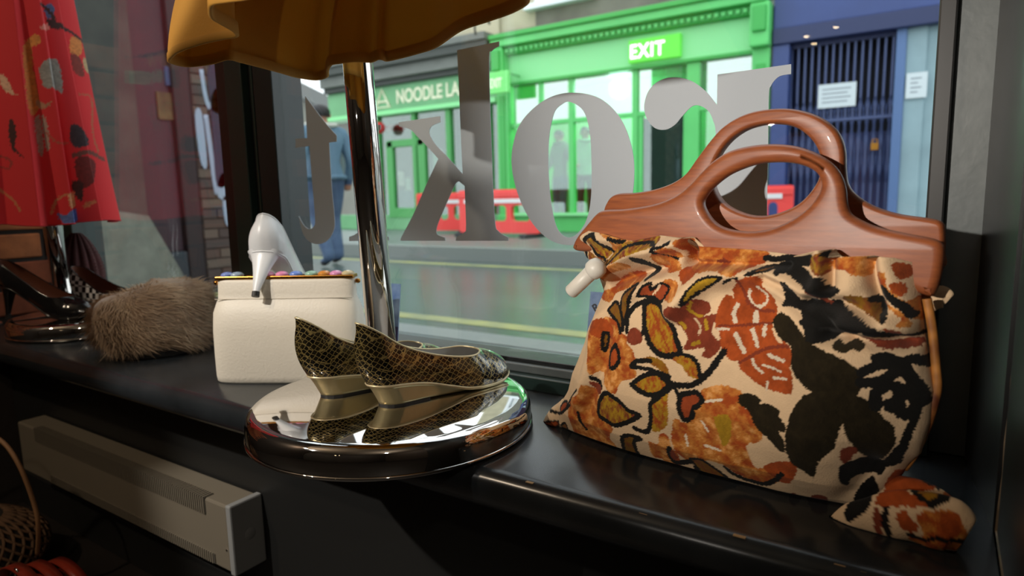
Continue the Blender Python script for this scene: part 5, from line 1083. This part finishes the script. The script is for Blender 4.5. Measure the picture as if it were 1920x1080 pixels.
# road-work sign and skip behind the mullion
q = onY(556, 470, 3.6); sg = empty('roadwork_sign', (q[0], 3.6, SZ)); tag(sg, 'red and white triangular road sign propped by the window mullion', 'road sign')
V, F = prismvf([[(-.34, .12), (.34, .12), (0, .72)], [(-.22, .18), (0, .585), (.22, .18)]], lambda p: (q[0]-.16+p[0], 3.58, SZ+p[1]), lambda p: (q[0]-.16+p[0], 3.60, SZ+p[1])); fixn(mesh('red_border', V, F, mat('sign_red', srgb(206, 40, 66), .5), sg))
V, F = prismvf([[(-.23, .175), (.23, .175), (0, .595)]], lambda p: (q[0]-.16+p[0], 3.592, SZ+p[1]), lambda p: (q[0]-.16+p[0], 3.602, SZ+p[1])); fixn(mesh('white_face', V, F, mat('sign_white', srgb(220, 224, 226), .5), sg))
mb = MB(); 
for sx in (-.25, .25): mb.box(q[0]-.16+sx-.015, q[0]-.16+sx+.015, 3.59, 3.62, SZ, SZ+.16)
mb.build('frame_legs', MATS['dark_lead'], sg)
# hanging lamp bracket on noodle cornice
tube('wall_bracket', [tuple(p) for p in catmull([onY(905, 82, FY-.1), onY(892, 65, FY-.35), onY(892, 40, FY-.4), onY(908, 30, FY-.35), onY(918, 45, FY-.2)], 5, False)], .016, MATS['dark_lead'], ns, 8)

# ================================================================== PEOPLE
def person(name, loc, rz, h, parts, label, pose='walk', wide=1.0):
    """one continuous skinned body; colours follow height zones (hair, skin, jacket, trousers, shoes)"""
    J = dict(pel=(0, 0, .53), sp1=(0, .0, .62), che=(0, -.005, .74), neck=(0, -.005, .835), nk2=(0, .004, .868), hd=(0, .012, .905), top=(0, .012, .955),
             shL=(.095, -.005, .80), elL=(.125, -.03, .635), wrL=(.125, .02, .50), haL=(.122, .035, .455), shR=(-.095, -.005, .80), elR=(-.130, -.05, .64), wrR=(-.128, -.045, .50), haR=(-.125, -.035, .455),
             hpL=(.050, 0, .51), knL=(.055, .055, .285), anL=(.055, .010, .045), toL=(.058, .085, .018), hpR=(-.050, 0, .51), knR=(-.052, -.015, .285), anR=(-.052, -.110, .060), toR=(-.055, -.040, .018))
    if pose == 'stand':
        J['knL'] = (.052, .01, .285); J['anL'] = (.052, 0, .045); J['toL'] = (.058, .085, .018); J['knR'] = (-.052, .01, .285); J['anR'] = (-.052, 0, .045); J['toR'] = (-.058, .085, .018)
        J['elL'] = (.135, .01, .64); J['wrL'] = (.08, .10, .60); J['haL'] = (.05, .13, .61)
    Rr = dict(pel=(.078, .060), sp1=(.072, .052), che=(.090, .062), neck=(.040, .036), nk2=(.030, .030), hd=(.041, .050), top=(.026, .030), shL=(.040, .040), shR=(.040, .040), elL=(.030, .030), elR=(.030, .030), wrL=(.020, .020), wrR=(.020, .020), haL=(.018, .024), haR=(.018, .024),
              hpL=(.054, .056), hpR=(.054, .056), knL=(.036, .038), knR=(.036, .038), anL=(.024, .026), anR=(.024, .026), toL=(.022, .016), toR=(.022, .016))
    E_ = [('pel', 'sp1'), ('sp1', 'che'), ('che', 'neck'), ('neck', 'nk2'), ('nk2', 'hd'), ('hd', 'top'), ('che', 'shL'), ('shL', 'elL'), ('elL', 'wrL'), ('wrL', 'haL'), ('che', 'shR'), ('shR', 'elR'), ('elR', 'wrR'), ('wrR', 'haR'), ('pel', 'hpL'), ('hpL', 'knL'), ('knL', 'anL'), ('anL', 'toL'), ('pel', 'hpR'), ('hpR', 'knR'), ('knR', 'anR'), ('anR', 'toR')]
    names = list(J); V = [tuple(c*h for c in J[k]) for k in names]; me = bpy.data.meshes.new(name+'_skel'); me.from_pydata(V, [(names.index(a), names.index(b)) for a, b in E_], []); o = bpy.data.objects.new(name+'_skel', me); COL.objects.link(o)
    md = o.modifiers.new('s', 'SKIN'); 
    for k, sv in zip(names, me.skin_vertices[0].data): sv.radius = (Rr[k][0]*h, Rr[k][1]*h); sv.use_root = (k == 'pel')
    md.use_smooth_shade = True; s2 = o.modifiers.new('u', 'SUBSURF'); s2.levels = 2; s2.render_levels = 2
    nm = bpy.data.meshes.new_from_object(o.evaluated_get(bpy.context.evaluated_depsgraph_get())); bpy.data.objects.remove(o, do_unlink=True)
    t = empty(name, (0, 0, 0)); tag(t, label, 'person')
    nm.materials.clear()
    for mm in parts: nm.materials.append(mm)      # hair, skin, jacket, trousers, shoes
    nm.polygons.foreach_set('use_smooth', [True]*len(nm.polygons))
    for p in nm.polygons:
        c = p.center/h; ha = abs(c.x) > .10 and c.z < .49
        p.material_index = 1 if (ha or (pose == 'stand' and c.y > .095 and .55 < c.z < .66)) else (4 if c.z < .035 else 3 if c.z < .52 else 2 if c.z < .845 else 1)
    nm.name = 'body'; b = bpy.data.objects.new('body', nm); COL.objects.link(b); b.parent = t
    # hair cap, ears, nose
    V = []; F = []; n = 24; hc = Vector((0, .010*h, .918*h)); rows = 12
    for r in range(rows+1):
        ph = PI*.66*r/rows
        for k in range(n):
            a = 2*PI*k/n; fr_ = max(0, math.sin(a)); lim = ph*(1-.42*fr_); V.append((hc.x+.046*h*math.sin(lim)*math.cos(a), hc.y+.054*h*math.sin(lim)*math.sin(a), hc.z+.052*h*math.cos(lim)))
    for r in range(rows):
        for k in range(n): F.append((r*n+k, r*n+(k+1) % n, (r+1)*n+(k+1) % n, (r+1)*n+k))
    fixn(mesh('hair', V, F, parts[0], t, True))
    for sx in (-1, 1):
        V, F = lathevf([(0, -.014*h), (.007*h, -.010*h), (.009*h, .002*h), (.006*h, .012*h), (0, .015*h)], 10, (sx*.045*h, .008*h, .905*h)); fixn(mesh('ear', V, F, parts[1], t, True))
    V, F = tubevf([(0, .058*h, .918*h), (0, .068*h, .900*h), (0, .056*h, .895*h)], [.004*h, .008*h, .005*h], 8); mesh('nose', V, F, parts[1], t, True)
    V, F = tubevf([(.062*h*math.cos(a), -.002*h+.050*h*math.sin(a), .843*h+.004*h*math.cos(2*a)) for a in np.linspace(0, 2*PI, 25)], .014*h, 8); mesh('collar', V, F, parts[5] if len(parts) > 5 else parts[2], t, True)
    if pose == 'walk':
        V, F = tubevf([(.090*h*math.cos(a), -.002*h+.070*h*math.sin(a), .535*h) for a in np.linspace(0, 2*PI, 25)], .016*h, 8); mesh('jacket_hem', V, F, parts[2], t, True)
    t.location = loc; t.rotation_euler = (0, 0, rz); t.scale = (wide, wide, 1); return t
HAIR = mat('dark_hair', srgb(34, 30, 30), .6); SKIN = mat('skin', srgb(170, 120, 96), .6); DENIM = mat('denim_jacket', srgb(96, 126, 146), .8, var=.5, vscale=8, col2=srgb(70, 92, 114)); JEANS = mat('blue_jeans', srgb(62, 82, 112), .8, var=.6, vscale=9, col2=srgb(96, 118, 148)); SHOE = mat('dark_shoes', srgb(40, 36, 34), .6); SHEEP = mat('pale_collar', srgb(196, 196, 186), .9)
q = onZ(640, 535, SZ); pq = onY(606, 300, 4.4)
person('person', (pq[0], 4.4, SZ), math.radians(75), 1.62, (HAIR, SKIN, DENIM, JEANS, SHOE, SHEEP), 'person in denim jacket with pale collar and blue jeans walking away along the road', 'walk', 1.35)
DK1 = mat('dark_grey_top', srgb(110, 124, 118), .8); DK2 = mat('pale_green_top', srgb(150, 190, 170), .8)
p1_ = onY(1050, 300, FY+.55); p2_ = onY(1098, 300, FY+.55)
person('person', (p1_[0], FY+.55, PZ), math.radians(160), 1.50, (HAIR, SKIN, DK1, JEANS, SHOE), 'dark haired person in grey top standing inside the green shop window, left one', 'stand')
person('person', (p2_[0], FY+.55, PZ), math.radians(200), 1.52, (HAIR, SKIN, DK2, SHOE, SHOE), 'dark haired person in pale green top standing inside the green shop window, right one', 'stand')

# ================================================================== SHOP SPOTLIGHTS (they glint in the glass and the chrome)
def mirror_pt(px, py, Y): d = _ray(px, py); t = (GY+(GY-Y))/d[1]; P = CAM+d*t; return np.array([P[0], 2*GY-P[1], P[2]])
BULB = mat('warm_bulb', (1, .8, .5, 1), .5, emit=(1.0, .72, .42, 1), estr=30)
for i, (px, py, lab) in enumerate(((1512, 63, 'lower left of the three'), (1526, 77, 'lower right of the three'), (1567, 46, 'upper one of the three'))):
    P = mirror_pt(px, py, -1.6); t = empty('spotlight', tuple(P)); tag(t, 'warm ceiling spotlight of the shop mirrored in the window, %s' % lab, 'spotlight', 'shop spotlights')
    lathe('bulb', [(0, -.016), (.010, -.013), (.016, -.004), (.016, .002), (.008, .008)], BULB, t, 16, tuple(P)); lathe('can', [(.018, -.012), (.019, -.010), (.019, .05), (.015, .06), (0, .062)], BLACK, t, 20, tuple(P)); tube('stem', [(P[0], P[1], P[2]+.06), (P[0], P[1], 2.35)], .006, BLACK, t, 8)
